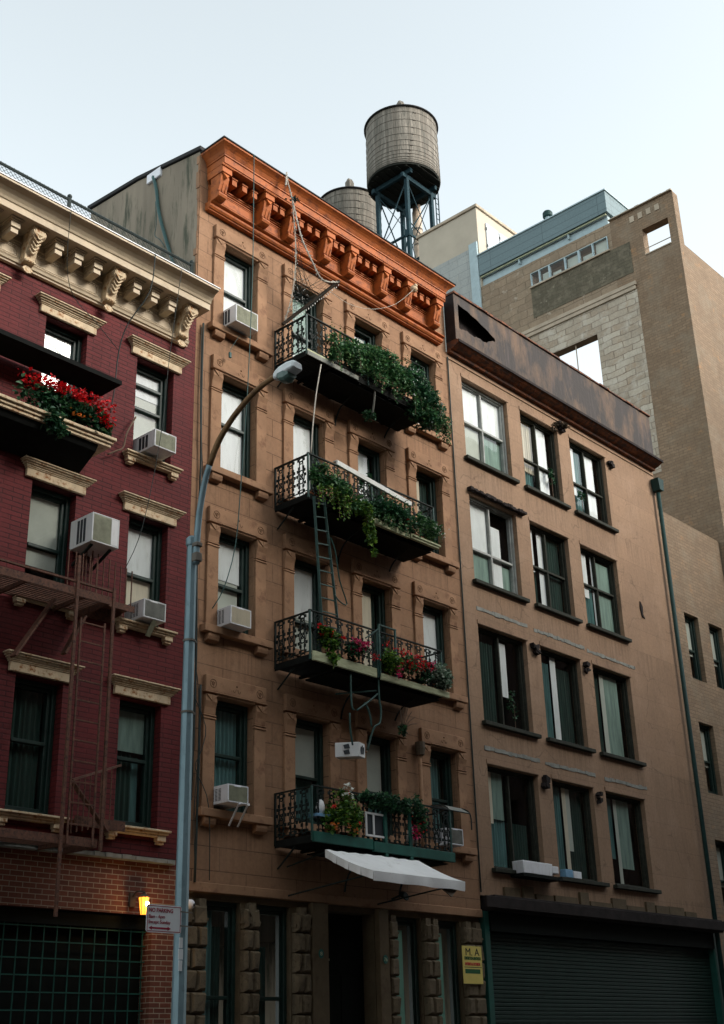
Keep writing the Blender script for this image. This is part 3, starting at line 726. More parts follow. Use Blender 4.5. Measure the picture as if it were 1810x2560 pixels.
for i in range(7):
    a, b = BK[i] + 0.17, BK[i + 1] - 0.17
    n = 3 if b - a > 0.6 else 2
    for k in range(n):
        x = a + (b - a) * (k + 0.5) / n
        dm = MB()
        dm.box(x - .062, x + .062, -0.36, -0.031, 17.42, 17.55); dm.box(x - .078, x + .078, -0.375, -0.031, 17.552, 17.59); dm.box(x - .062, x + .062, -0.34, -0.031, 17.592, 17.648)
        if first is None: first = (x, dm.build('dentil', 'rust_paint', co, bevel=0.003))
        else: copy_obj(first[1], x - first[0])
    pm = MB()
    pa, pb = a - 0.01, b + 0.01
    pm.box(pa, pb, -0.15, -0.121, 16.985, 17.255)
    for t, y in ((0.0, .165), (0.035, .158)):
        pm.box(pa + t, pb - t, -y, -0.151, 17.255 - t - .016, 17.255 - t); pm.box(pa + t, pb - t, -y, -0.151, 16.985 + t, 16.985 + t + .016)
        pm.box(pa + t, pa + t + .016, -y, -0.151, 16.985 + t + .017, 17.255 - t - .017); pm.box(pb - t - .016, pb - t, -y, -0.151, 16.985 + t + .017, 17.255 - t - .017)
    pm.build('panel', 'rust_paint', co)
m = MB(); m.sphere((18.66, -0.55, 17.40), 0.085, 8, 1.1); m.sphere((18.66, -0.60, 17.46), 0.05, 6); m.build('rosette', 'cream_stained', co, smooth=True)

# ground floor --------------------------------------------------------------
m = MB(); m.box(WX0, WX1, -0.045, 0.335, 4.02, 4.168); m.build('string_course', 'stone_trim', bs, bevel=0.01)
gh = [(13.41, 14.16), (14.52, 15.29), (16.09, 17.36), (17.91, 18.64), (19.07, 19.81)]
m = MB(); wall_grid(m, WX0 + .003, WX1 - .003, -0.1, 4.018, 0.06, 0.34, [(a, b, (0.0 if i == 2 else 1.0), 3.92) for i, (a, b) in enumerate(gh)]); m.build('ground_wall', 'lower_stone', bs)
def pier(x0, x1, split):
    m = MB(); z = 0.05; k = 0
    while z < 3.6:
        h = 0.315
        cuts = [x0, x1] if not split else ([x0, x0 + (x1 - x0) * (0.38 if k % 2 else 0.6), x1])
        for a, b in zip(cuts[:-1], cuts[1:]):
            n = len(m.v); A, B, c, d = a + .008, b - .008, z + .008, z + h - .008; ins = 0.035
            j = lambda: random.uniform(-.02, .02)
            m.v += [(A, 0.06, c), (B, 0.06, c), (B, 0.06, d), (A, 0.06, d), (A, -0.02, c), (B, -0.02, c), (B, -0.02, d), (A, -0.02, d),
                    (A + ins + j() * .4, -0.07 + j(), c + ins), (B - ins + j() * .4, -0.07 + j(), c + ins + j() * .5), (B - ins, -0.08 + j(), d - ins), (A + ins, -0.075 + j(), d - ins + j() * .5)]
            for q in ((0, 1, 5, 4), (1, 2, 6, 5), (2, 3, 7, 6), (3, 0, 4, 7), (4, 5, 9, 8), (5, 6, 10, 9), (6, 7, 11, 10), (7, 4, 8, 11), (8, 9, 10, 11)): m.f.append([n + i for i in q])
        z += h; k += 1
    m.box(x0 - .01, x1 + .01, -0.05, 0.06, 3.60, 3.64)
    cx = (x0 + x1) / 2
    for s in ((-1, 1) if x1 - x0 > .36 else (0,)):
        px = cx + s * (x1 - x0) * .27
        m.prism([(-.07, .2), (.07, .2), (.07, .06), (0, -.02), (-.07, .06)], (px, -.05, 3.72), (1, 0, 0), (0, 0, 1), (0, .11, 0))
        m.box(px - .075, px + .075, -0.045, 0.06, 3.645, 3.70)
    return m.build('rusticated_pier', 'rustic', bs)
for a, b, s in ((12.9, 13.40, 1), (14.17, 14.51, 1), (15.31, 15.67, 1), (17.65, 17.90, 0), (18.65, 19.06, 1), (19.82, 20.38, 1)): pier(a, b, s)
for a, b in ((15.69, 16.08), (17.37, 17.63)):
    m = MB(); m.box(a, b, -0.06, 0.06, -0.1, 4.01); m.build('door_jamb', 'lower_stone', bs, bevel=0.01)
window(bs, 13.412, 14.158, 1.0, 3.918, 0.2, 'green_black', curtains=[(0, .55, 0, 1, 'curtain_teal'), (.3, 1, 0, .9, 'curtain_dark')], rail=2.5)
window(bs, 14.522, 15.288, 1.0, 3.918, 0.2, 'green_black', curtains=[(0, .6, 0, .8, 'curtain_dark')], rail=2.5)
window(bs, 17.912, 18.638, 1.0, 3.918, 0.2, 'green_black', panels=[(0, .62, 0, .95, 'blind_mint')], rail=1.6)
window(bs, 19.072, 19.808, 1.0, 3.918, 0.2, 'green_black', panels=[(0, .58, 0, .95, 'blind_mint')], rail=1.6)
m = MB(); m.box(16.092, 17.358, 0.33, 0.38, 0, 3.918)
for a in (16.16, 16.76):
    for b, c in ((0.3, 1.4), (1.6, 2.9)): m.box(a, a + .5, 0.315, 0.331, b, c)
dr = m.build('door', 'door_black', bs, bevel=0.01)
m = MB(); m.box(16.22, 16.46, 0.30, 0.329, 3.13, 3.165); m.build('mail_slot', 'brass', dr)
for x, z, s, nm_ in ((15.88, 3.20, '8', 'number_plate'), (17.50, 3.16, '76', 'number_plate')):
    m = MB(); m.lathe([(0.055, 0), (0.06, 0.004), (0.06, 0.012)], (0, 0, 0), 20)
    m.v = [(x + a, -0.062 - c, z + b * 1.25) for a, b, c in m.v]
    o = m.build(nm_, 'verdigris', bs)
    text('numeral', s, 0.085, (x - (.026 if len(s) == 1 else .045), -0.075, z - .03), 'brass', o, width=.05 if len(s) == 1 else .09)

# ================================================================== red brick building
rb = thing('red_brick_building', 'red painted brick row house with a cream cornice', 'building', (9.0, 0, 0))
RX0, RX1 = 4.2, 12.847
RC = [11.55 - 1.87 * i for i in range(4)]
RROW = [(12.90, 11.0), (9.93, 8.05), (6.83, 4.86)]
holes = [(x, x + 0.82, zb, zt) for x in RC for zt, zb in RROW]
m = MB(); wall_grid(m, RX0, RX1, 4.36, 14.3, 0, 0.34, holes); m.build('wall', 'red_brick', rb)
lo_holes = [(8.0, 12.35, 0.4, 3.62)]
m = MB(); wall_grid(m, RX0, RX1, -0.1, 4.358, 0.004, 0.34, lo_holes); m.build('lower_wall', 'old_brick', rb)
m = MB(); m.box(RX0, RX1 - .01, 0.35, 13, 14.2, 14.4); m.build('roof', 'roofing', rb)
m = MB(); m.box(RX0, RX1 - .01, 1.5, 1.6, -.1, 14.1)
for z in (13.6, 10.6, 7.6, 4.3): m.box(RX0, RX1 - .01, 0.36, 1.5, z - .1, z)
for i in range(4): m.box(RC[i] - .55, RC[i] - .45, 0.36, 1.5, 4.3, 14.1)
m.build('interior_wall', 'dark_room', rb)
def rlintel(x, zt):
    a, b = x - 0.25, x + 1.08
    o = MB()
    o.box(a + .11, b - .12, -0.055, 0.0, zt - 0.27, zt - 0.135)
    o.box(a + .09, b - .10, -0.07, 0.0, zt - 0.134, zt - 0.115)
    for k, y in enumerate((0.085, 0.11, 0.14, 0.165)):
        o.box(a + .075 - .025 * k, b - .075 + .025 * k, -y, 0.0, zt - 0.112 + .028 * k, zt - 0.087 + .028 * k)
    return o.build('lintel', 'cream_stained', rb, bevel=0.006)
def rsill(x, zt):
    a, b = x - 0.22, x + 0.98
    o = MB()
    for k, y in enumerate((0.10, 0.13, 0.165)):
        o.box(a + .05 - .025 * k, b - .05 + .025 * k, -y, 0.0, zt - .105 + .035 * k, zt - .073 + .035 * k)
    for c in (a + .06, b - .22):
        o.box(c, c + .16, -0.11, 0.0, zt - .17, zt - .107); o.box(c + .02, c + .14, -0.085, 0.0, zt - .21, zt - .172)
    return o.build('sill', 'cream_stained', rb, bevel=0.006)
rl0 = rlintel(RC[0], RROW[0][0] + .29); rs0 = rsill(RC[0], RROW[0][1])
for i, x in enumerate(RC):
    for k, (zt, zb) in enumerate(RROW):
        if i or k:
            copy_obj(rl0, x - RC[0], 0, zt - RROW[0][0]); copy_obj(rs0, x - RC[0], 0, zb - RROW[0][1])
RW = {(0, 0): dict(rail=[12.04, 12.5], panels=[(0, 1, .70, 1, 'blind_refl_white'), (0, 1, 0, .70, 'blind_refl_grey')]),
      (0, 1): dict(rail=8.96, panels=[(0, 1, .5, 1, 'blind_refl_white'), (0, 1, 0, .52, 'blind_tan')]),  # pale upper half paints sky reflected above the opposite roofline
      (0, 2): dict(rail=5.93, panels=[(0, 1, .62, 1, 'blind_green')], curtains=[(.0, .7, 0, .7, 'curtain_dark'), (.6, 1, 0, .6, 'curtain_teal')]),
      (1, 0): dict(rail=12.2, panels=[(0, 1, .5, 1, 'blind_refl_white'), (0, 1, 0, .45, 'blind_refl_white')]),
      (1, 1): dict(rail=8.96, panels=[(0, 1, .3, 1, 'blind_refl_grey')]),
      (1, 2): dict(rail=5.93, curtains=[(0, 1, 0, 1, 'curtain_dark')])}
for i, x in enumerate(RC):
    for k, (zt, zb) in enumerate(RROW):
        window(rb, x + .002, x + .818, zb + .002, zt - .002, 0.20, **RW.get((i, k), dict(rail=(zt + zb) / 2, panels=[(0, 1, .4, 1, 'blind_refl_grey')])))
# cornice
m = MB(); bl = RX0
prof = [(0.0, 14.12), (0.56, 14.12), (0.56, 14.24), (0.58, 14.25), (0.60, 14.29), (0.64, 14.34), (0.70, 14.385), (0.76, 14.41), (0.80, 14.43), (0.80, 14.47), (0.0, 14.50)]
m.prism([(-o, z) for o, z in prof], (RX0, 0, 0), (0, 1, 0), (0, 0, 1), (12.70 - RX0, 0, 0))
rc = m.build('cornice', 'cream', rb, bevel=0.004)
m = MB(); m.ex([(-0.815, 14.472), (-0.815, 14.49), (-0.0, 14.53), (0.0, 14.503), (-0.78, 14.475)], RX0, 12.72); m.build('flashing', 'white_metal', rc)
m = MB(); m.box(RX0, 12.62, -0.07, -0.001, 13.62, 14.118)
m.ex([(-.001, 13.52), (-.07, 13.52), (-.075, 13.555), (-.10, 13.56), (-.115, 13.60), (-.13, 13.618), (-.001, 13.618)], RX0, 12.60)
for z, y in ((13.92, .09), (13.96, .11)): m.box(RX0, 12.62, -y, -.071, z - .015, z + .015)
m.build('frieze', 'cream', rc, bevel=0.003)
def modillion(x):
    m = MB()
    m.box(x - .085, x + .085, -0.40, -0.071, 13.965, 14.06)
    m.box(x - .10, x + .10, -0.43, -0.071, 14.062, 14.09); m.box(x - .12, x + .12, -0.46, -0.071, 14.092, 14.117)
    m.box(x - .07, x + .07, -0.37, -0.071, 13.87, 13.963)
    return m.build('modillion', 'cream', rc, bevel=0.004)
def corbel(x):
    m = MB()
    pr = [(-.072, 14.117), (-.45, 14.117), (-.47, 14.06), (-.46, 13.99), (-.41, 13.94), (-.34, 13.91), (-.29, 13.86), (-.25, 13.79), (-.22, 13.70), (-.20, 13.60), (-.13, 13.565), (-.072, 13.56)]
    m.ex(pr, x - .10, x + .10)
    m.box(x - .14, x + .14, -0.48, -0.3, 14.085, 14.118)
    for s in (-1, 1):
        c = MB(); c.lathe([(.075, 0), (.075, .02), (.05, .021), (.05, .032), (.025, .033), (.025, .04)], (0, 0, 0), 16)
        m.v, n0 = m.v, len(m.v)
        m.v += [(x + s * (.10 + cz), -.385 + a, 14.03 + b) for a, b, cz in c.v]; m.f += [[n0 + i for i in f] for f in c.f]
    for k in range(4):                                   # beaded roll
        m.sphere((x - .075 + .05 * k, -.215, 13.60), .03, 6)
    for k in range(5):                                   # leaf drop
        a = (k - 2) * .42
        m.bar((x, -.13, 13.55), (x + .12 * sin(a), -.16, 13.55 - .15 * cos(a)), .045, .035, (0, -1, 0))
    for k in range(5):                                   # acanthus on the face
        zz = 13.98 - .05 * k; yy = -.435 + .04 * k
        for s in (-1, 1): m.bar((x, yy, zz - .06), (x + s * .075, yy - .015, zz + .01), .03, .025, (0, -1, 0))
    return m.build('corbel', 'cream_stained', rc, bevel=0.004)
CB = [12.39 - 1.62 * i for i in range(5)]
c0 = corbel(CB[0])
for x in CB[1:]: copy_obj(c0, x - CB[0])
m0 = None
for i in range(5):
    for k in range(3):
        x = CB[i] - 0.42 - 0.39 * k
        if x < RX0 + .1: continue
        if m0 is None: m0 = (x, modillion(x))
        else: copy_obj(m0[1], x - m0[0])
    a, b = CB[i] - 1.62 + .16, CB[i] - .16
    if a > RX0:
        pm = MB()
        for t, y in ((0.0, .085), (.03, .08)):
            pm.box(a + t, b - t, -y, -.071, 13.88 - t - .014, 13.88 - t); pm.box(a + t, b - t, -y, -.071, 13.66 + t, 13.66 + t + .014)
            pm.box(a + t, a + t + .014, -y, -.071, 13.675 + t, 13.865 - t); pm.box(b - t - .014, b - t, -y, -.071, 13.675 + t, 13.865 - t)
        pm.build('panel', 'cream', rc)
# ledge and grille below
m = MB(); m.box(RX0, 12.68, -0.09, 0.0, 4.37, 4.44); n = len(m.v)
x = RX0
while x < 12.6:
    w = random.uniform(.08, .2); m.box(x, min(12.66, x + w), -0.09 - random.uniform(.005, .03), -.0905, 4.38, 4.44 + random.uniform(-.015, .004)); x += w
m.build('ledge', 'cement_patch', rb)
m = MB(); m.box(8.0, 12.35, 0.25, 0.33, 0.4, 3.62); sf = m.build('shop_front', 'door_black', rb)
m = MB()
for z in (3.39, 3.19, 2.97, 2.75, 2.53, 2.3, 2.1): m.box(8.02, 12.33, 0.12, 0.135, z - .008, z + .008)
for k in range(20): x = 8.2 + .215 * k; m.box(x - .007, x + .007, 0.136, 0.15, 0.42, 3.42)
m.build('window_grille', 'green_paint', sf)
m = MB(); m.box(8.02, 12.33, 0.1, 0.2, 3.42, 3.61); m.build('shutter_box', 'door_black', sf)

# ================================================================== rendered building on the right
rg = thing('rendered_building', 'salmon rendered walk-up with a stained dark parapet and a roller shutter below', 'building', (25.1, 0, 0))
GX0, GX1 = 20.435, 29.82
GC = [(20.96, 22.76), (23.30, 24.95), (25.48, 27.20)]
GR = [(16.28, 14.18), (13.28, 11.16), (10.15, 8.0), (7.10, 5.0)]
holes = [(a, b, zb, zt) for a, b in GC for zt, zb in GR]
m = MB(); wall_grid(m, GX0, GX1, 4.45, 16.75, 0, 0.30, holes); m.build('wall', 'render', rg)
m = MB(); m.box(GX1 - .3, GX1 - .003, .305, 13, -.1, 16.7); m.box(GX0 + .01, GX0 + .3, .305, 13, -.1, 16.6); m.box(GX0 + .3, GX1 - .3, 12.7, 13, -.1, 16.7); m.build('side_wall', 'stucco', rg)
m = MB(); m.box(GX0 + .3, GX1 - .3, .31, 12.7, 16.6, 16.75); m.build('roof', 'roofing', rg)
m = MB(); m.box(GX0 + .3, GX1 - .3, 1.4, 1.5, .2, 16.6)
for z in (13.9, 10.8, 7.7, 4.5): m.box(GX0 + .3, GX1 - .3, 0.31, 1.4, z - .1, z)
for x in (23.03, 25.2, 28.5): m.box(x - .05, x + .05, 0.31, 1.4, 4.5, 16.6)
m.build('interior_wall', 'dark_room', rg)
def gsill(a, b, z):
    m = MB(); m.box(a - .09, b + .14, -0.11, -0.0005, z - .085, z); return m.build('sill', 'window_wood', rg, bevel=0.008)
for i, (a, b) in enumerate(GC):
    for zt, zb in GR: gsill(a, b, zb)
GW = [
 [dict(panels=[(0, .47, .5, 1, 'blind_refl_white'), (.53, 1, .5, 1, 'blind_refl_white'), (0, .47, 0, .5, 'blind_refl_grey'), (.53, 1, 0, .5, 'blind_green')], mull=1, rail=.5, fr='grey_frame'),  # white above, grey and green below: painted reflection of another building
  dict(panels=[(.53, .85, 0, 1, 'blind_refl_white')], curtains=[(0, .5, .3, 1, 'blind_tan'), (0, .5, 0, .36, 'curtain_teal'), (.8, 1, 0, 1, 'curtain_dark')], mull=1, rail=.42),
  dict(panels=[(.0, .25, .3, 1, 'blind_refl_white'), (.5, .85, 0, 1, 'blind_refl_white')], curtains=[(.25, .5, 0, 1, 'curtain_teal')], mull=1, rail=.45)],
 [dict(panels=[(0, .47, .42, 1, 'blind_refl_white'), (0, .47, .0, .4, 'blind_green'), (.53, .8, .0, .8, 'blind_refl_white'), (.53, 1, 0, .35, 'blind_green')], mull=1, rail=.4, fr='grey_frame'),
  dict(panels=[(.0, .2, .45, 1, 'blind_refl_white'), (.35, .5, 0, 1, 'blind_refl_white')], curtains=[(.5, 1, 0, 1, 'curtain_dark'), (0, .35, 0, .5, 'curtain_dark')], mull=1, rail=.5),
  dict(panels=[(0, .3, .4, 1, 'blind_refl_white'), (.45, .58, 0, 1, 'blind_refl_white'), (.6, 1, 0, .95, 'blind_green')], curtains=[(0, .45, 0, .6, 'curtain_teal')], mull=1, rail=.55)],
 [dict(panels=[(0, .1, 0, 1, 'blind_refl_white'), (.52, .72, .35, .95, 'blind_refl_white')], curtains=[(.1, .48, 0, .9, 'curtain_dark'), (0, .4, 0, .15, 'curtain_teal')], mull=1, rail=None),
  dict(panels=[(.40, .53, 0, 1, 'blind_refl_white')], curtains=[(0, .4, 0, .9, 'curtain_teal'), (.55, 1, 0, .9, 'curtain_dark')], mull=None, rail=None),
  dict(panels=[(.34, .44, 0, .98, 'blind_refl_grey'), (.46, .85, 0, 1, 'blind_green')], curtains=[(0, .33, 0, 1, 'curtain_dark')], mull=None, rail=None)],
 [dict(panels=[(0, .18, .45, 1, 'blind_tan'), (.18, .42, .5, 1, 'blind_green'), (.52, .56, .1, 1, 'blind_refl_white')], curtains=[(0, .45, 0, .5, 'curtain_teal'), (.56, 1, 0, .5, 'curtain_dark')], mull=1, rail=None),
  dict(panels=[(.40, .48, .1, 1, 'blind_tan'), (.5, .6, .3, 1, 'blind_refl_grey')], curtains=[(0, .38, 0, 1, 'curtain_teal'), (.6, 1, 0, 1, 'curtain_dark')], mull=None, rail=None),
  dict(panels=[(.36, .43, 0, 1, 'blind_refl_grey'), (.45, .78, .2, 1, 'blind_green')], curtains=[(0, .36, .3, 1, 'curtain_teal')], mull=None, rail=None)],
]
for r, (zt, zb) in enumerate(GR):
    for c, (a, b) in enumerate(GC):
        w = dict(GW[r][c]); fr = w.pop('fr', 'window_wood'); ml = w.pop('mull'); rl = w.pop('rail')
        window(rg, a + .002, b - .002, zb + .002, zt - .002, 0.16, fr, stile=.032, outer=.045,
               mull=(a + (b - a) * .5) if ml else None, rail=(zb + (zt - zb) * rl) if rl else None, **w)
# cement patches where the old window hoods were cut away
for a, b, z in ((20.95, 22.85, 10.52), (23.1, 25.2, 10.50), (25.3, 27.5, 10.46), (20.9, 22.9, 7.44), (23.1, 25.1, 7.42), (25.5, 27.4, 7.40)):
    m = MB(); x = a
    while x < b:
        w = random.uniform(.06, .22); m.box(x, min(b, x + w + .004), -0.006 - random.uniform(0, .012), -0.0005, z - random.uniform(.03, .06), z + random.uniform(.02, .05)); x += w
    m.build('cement_patch', 'cement_patch', rg)
for r_, (zt, zb) in enumerate(GR):
    for c_, (a, b) in enumerate(GC):
        m = MB(); m.box(a - .02, b + .05, -.018, -.0005, zt + .012, zt + .10); m.build('lintel', 'render', rg)
# broken stubs at hood corners
for x, z in ((25.02, 16.40), (22.98, 10.0), (25.1, 9.95), (27.4, 16.1), (22.95, 6.95), (25.1, 6.9)):
    m = MB()
    for k in range(5):
        m.obox((x + random.uniform(-.08, .1), -.06, z + random.uniform(-.1, .12)), (random.uniform(.03, .09), 0, random.uniform(-.03, .03)), (0, random.uniform(.03, .07), 0), (random.uniform(-.02, .02), 0, random.uniform(.02, .06)))
    m.build('broken_stub', 'dark_sheet', rg)
# parapet of stained sheet metal with a torn hole at its left end
par = MB(); X = 20.46; step = 0.03
def hole_z(x):
    if not (20.62 < x < 22.05): return None
    t = (x - 20.62) / 1.43
    top = 18.0 - 0.34 * t ** 1.6 - .008 * sin(x * 17); bot = 17.36 + 0.03 * t + 0.02 * sin(x * 13) + .008 * sin(x * 37) + .9 * max(0, t - .62) ** 1.5
    return (bot, top) if top - bot > .03 else None
while X < 29.44:
    a, b = X, min(29.45, X + step); h = hole_z((a + b) / 2)
    segs = [(17.0, 18.25)] if h is None else [(17.0, h[0]), (h[1], 18.25)]
    for c, d in segs: par.box(a, b, -0.30, -0.285, c, d)
    X += step
po = par.build('parapet', 'sheet', rg)
m = MB(); m.box(20.46, 29.45, -0.284, 0.0, 18.2, 18.24); m.box(20.46, 20.475, -.284, 0, 17.0, 18.2); m.box(29.435, 29.45, -.284, 0, 17, 18.2); m.box(20.48, 29.43, -0.02, 0.0, 16.96, 18.2)
m.build('parapet_back', 'dark_sheet', po)
m = MB(); X = 20.44
while X < 29.45:
    w = random.uniform(.25, .6); m.box(X, min(29.47, X + w), -0.33 - random.uniform(0, .02), 0.02, 18.252 + random.uniform(-.004, .006), 18.29 + random.uniform(-.01, .02)); X += w
m.build('coping', 'rust_cornice', po)
m = MB(); m.ex([(0.0, 16.72), (-.10, 16.72), (-.12, 16.78), (-.20, 16.80), (-.30, 16.85), (-.36, 16.89), (-.36, 16.96), (-.30, 16.995), (0.0, 16.995)], 20.46, 29.80); m.build('cornice', 'rust_cornice', rg, bevel=.004)
m = MB(); m.ex([(-.361, 16.885), (-.385, 16.89), (-.385, 16.955), (-.361, 16.965)], 20.46, 29.82); m.build('cornice_edge', 'dark_sheet', rg)
m = MB(); m.box(20.47, 29.8, -.025, -.0005, 16.58, 16.62); m.build('string_course', 'render', rg)
# torn hood remains above the second-row left window
m = MB(); x = 20.9
while x < 23.0:
    w = random.uniform(.05, .15); m.box(x, x + w, -.10 - random.uniform(0, .04), -.0005, 13.30 + random.uniform(0, .03), 13.36 + random.uniform(0, .04)); x += w
m.build('hood', 'dark_sheet', rg)
# shop front with roller shutter
m = MB(); m.box(20.55, GX1, -0.28, 0.29, 4.15, 4.44)
m.box(20.20, GX1, -0.34, -0.281, 4.18, 4.40)
m.build('shop_beam', 'dark_sheet', rg, bevel=.01)
for a, b in ((20.45, 20.60), (29.6, GX1)):
    m = MB(); m.box(a, b, -.06, .29, 0, 4.149); m.build('shop_post', 'green_paint', rg)
m = MB(); z = 0.0
while z < 3.72:
    m.ex([(.10, z), (.085, z + .015), (.085, z + .06), (.10, z + .075)], 20.605, 29.595); z += .0755
m.box(20.605, 29.595, .1005, .14, 0, 3.77)
m.build('roller_shutter', 'shutter', rg)
m = MB(); m.box(20.605, 29.595, -0.10, .25, 3.78, 4.14); m.build('shutter_box', 'door_black', rg)
m = MB(); X = 21.2
while X < 29:
    w = random.uniform(.3, .9); m.box(X, X + w, -.05 - random.uniform(0, .02), -.0005, 4.46, 4.62 + random.uniform(-.06, .12)); X += w + random.uniform(0, .15)
m.build('broken_fascia', 'lower_stone', rg)

# dark downpipe at the right end and the building beyond
t = thing('downpipe', 'dark green downpipe with a hopper head at the right end of the salmon facade', 'downpipe', (29.75, -0.12, 0))
m = MB(); m.tube([(29.75, -.13, .1), (29.75, -.13, 16.0)], .06, 8); m.build('pipe', 'gutter', t, smooth=True)
m = MB(); m.prism([(-.16, 0), (.16, 0), (.10, -.35), (-.10, -.35)], (29.75, -.26, 16.4), (1, 0, 0), (0, 0, 1), (0, .24, 0)); m.build('hopper', 'gutter', t)
t = thing('brick_building', 'low brown brick house squeezed between the salmon facade and the tall stone building', 'building', (31.6, 0, 0))
m = MB(); wall_grid(m, 29.85, 33.46, -.1, 15.6, 0.02, .3, [(30.6, 31.4, 1.5 + 3.1 * k, 3.4 + 3.1 * k) for k in range(4)] + [(32.0, 32.8, 1.5 + 3.1 * k, 3.4 + 3.1 * k) for k in range(4)]); m.build('wall', 'small_brick', t)
m = MB(); m.box(29.86, 33.45, .9, 12, -.1, 15.3); m.build('body', 'small_brick', t)
for k in range(4):
    for a in (30.6, 32.0): window(t, a + .002, a + .798, 1.502 + 3.1 * k, 3.398 + 3.1 * k, .2, rail=2.4 + 3.1 * k, panels=[(0, 1, .4, 1, 'blind_refl_grey')])

# ================================================================== tall stone building behind
tb = thing('stone_building', 'tall patched stone building behind with a blue metal penthouse on its roof', 'building', (33.5, 5, 0))
def yzwall(mb, x0, x1, y0, y1, z0, z1, holes):
    g = MB(); wall_grid(g, y0, y1, z0, z1, x0, x1, holes)
    n = len(mb.v); mb.v += [(b, a, c) for a, b, c in g.v]; mb.f += [[n + i for i in f][::-1] for f in g.f]
    return mb
RIB = (2.45, 5.76, 27.42, 28.0); WOP = (3.30, 5.15, 22.3, 24.35); TOPH = (0.10, 1.10, 26.57, 27.6)
m = MB(); yzwall(m, 33.5, 33.85, 2.3, 8.44, -.1, 28.50, [RIB, WOP]); m.build('wall', 'old_stone', tb)
m = MB(); yzwall(m, 33.5, 33.85, -0.2, 2.298, -.1, 28.55, [TOPH]); m.build('corner_wall', 'small_brick', tb)
m = MB(); m.box(33.851, 60, -0.2, 0.15, -.1, 26.5); m.build('front_wall', 'small_brick', tb)
m = MB(); m.box(33.851, 60, .151, 2.29, 24.9, 25.3); m.build('roof', 'roofing', tb)
m = MB(); m.box(34.6, 60, 2.31, 12, -.1, 21.5); m.build('inner_roof', 'roofing', tb)
m = MB(); m.box(33.86, 36.2, 2.31, 8.4, 28.25, 28.48); m.build('floor_slab', 'concrete', tb)
# stained zone under the ribbon window, lintel beam, pale block field
m = MB(); yzwall(m, 33.485, 33.499, 1.62, 5.80, 26.10, 27.36, []); m.build('stained_panel', 'stained_stone', tb)
m = MB(); m.box(33.40, 33.499, 1.56, 7.2, 25.55, 25.70); m.box(33.43, 33.499, 1.6, 7.2, 25.40, 25.549); m.build('beam', 'concrete', tb, bevel=.01)
m = MB(); yzwall(m, 33.488, 33.4995, 1.58, 7.2, 18.5, 25.39, [WOP]); m.build('infill_wall', 'pale_block', tb)
m = MB(); m.box(33.42, 33.499, RIB[0] - .05, RIB[1] + .05, 27.36, 27.42); m.build('sill', 'concrete', tb)
m = MB(); yzwall(m, 33.46, 33.55, RIB[0] + .001, RIB[1] - .001, 27.421, 27.999, [(a, b, 27.46, 27.97) for a, b in ((2.48, 3.05), (3.10, 3.62), (3.70, 4.22), (4.28, 4.9), (4.97, 5.35), (5.40, 5.73))])
w = m.build('window', 'pale_metal', tb)
g = MB(); g.poly([(33.502, 2.47, 27.45), (33.502, 2.47, 27.98), (33.502, 5.74, 27.98), (33.502, 5.74, 27.45)]); g.build('pane', 'glass', w)
m = MB()
for a, b, c, d in ((2.5, 3.0, .0, 1), (3.1, 3.55, .0, .5), (3.75, 4.2, 0, .9), (4.5, 4.85, 0, .4), (5.0, 5.3, 0, .7)): m.box(33.58, 33.585, a, b, 27.46 + .5 * c, 27.46 + .5 * d)
m.build('blind', 'blind_refl_grey', w)
m = MB(); m.box(33.60, 33.63, 4.25, 4.28, WOP[2], WOP[3]); m.build('window_bar', 'concrete', tb)
m = MB(); yzwall(m, 33.47, 33.60, TOPH[0] - .02, TOPH[1] + .0, TOPH[2] - .04, TOPH[2], []); m.box(33.6, 33.62, .15, 1.08, 26.85, 26.88); m.build('sill', 'concrete', tb)
m = MB()
for k in range(4): m.box(33.48, 33.499, .35 + .33 * k, .52 + .33 * k, 28.08, 28.32)
m.build('putlog_hole', 'concrete', tb)
m = MB()
for k in range(14): m.box(33.40, 33.55, -.2 + k * .18, -.2 + k * .18 + .17, 28.551, 28.58 + random.uniform(0, .025))
m.build('coping', 'concrete', tb)
# blue penthouse
m = MB(); m.box(33.44, 34.98, 2.31, 8.03, 28.99, 29.90)
ph = m.build('penthouse', 'blue_metal', tb, bevel=.01)
m = MB(); m.box(33.40, 35.02, 2.27, 8.07, 29.901, 29.95); m.build('roof', 'pale_metal', ph)
m = MB(); m.box(33.62, 34.9, 2.42, 8.0, 28.501, 28.989); m.build('lower_band', 'pale_metal', ph)
m = MB(); m.tube([(33.50, 2.4, 28.93), (33.50, 8.0, 28.93)], .035, 6); m.build('light_strip', 'brass', ph)
m = MB()
for y in (4.0, 6.2): m.box(33.50, 33.619, y, y + .05, 28.70, 28.96)
m.build('bracket', 'pale_metal', ph)
m = MB(); m.box(33.43, 33.9, 8.045, 8.43, 27.0, 30.6); m.build('corner_post', 'pale_metal', tb)
m = MB(); m.box(33.5, 33.85, 8.445, 11.4, 10, 30.45); m.build('painted_wall', 'grey_block', tb)
m = MB(); m.box(33.51, 36.2, 8.0, 10.97, 28.52, 32.22); bh = m.build('bulkhead', 'beige', tb, bevel=.01)
m = MB(); m.box(33.44, 36.27, 7.93, 11.04, 32.221, 32.36); m.build('roof', 'concrete', bh, bevel=.015)
for a in (34.05, 34.93):
    m = MB(); m.box(a, a + .84, 7.95, 7.999, 29.4, 31.75); d = m.build('door', 'door_grey', bh, bevel=.01)
    m = MB()
    for z in (29.8, 30.6, 31.4): m.box(a - .02, a + .03, 7.935, 7.95, z, z + .12)
    m.build('hinge', 'iron', d)
t = thing('roof_vent', 'round grey vent pipe with a flat cap above the blue penthouse roof', 'vent', (34.0, 5.08, 29.95))
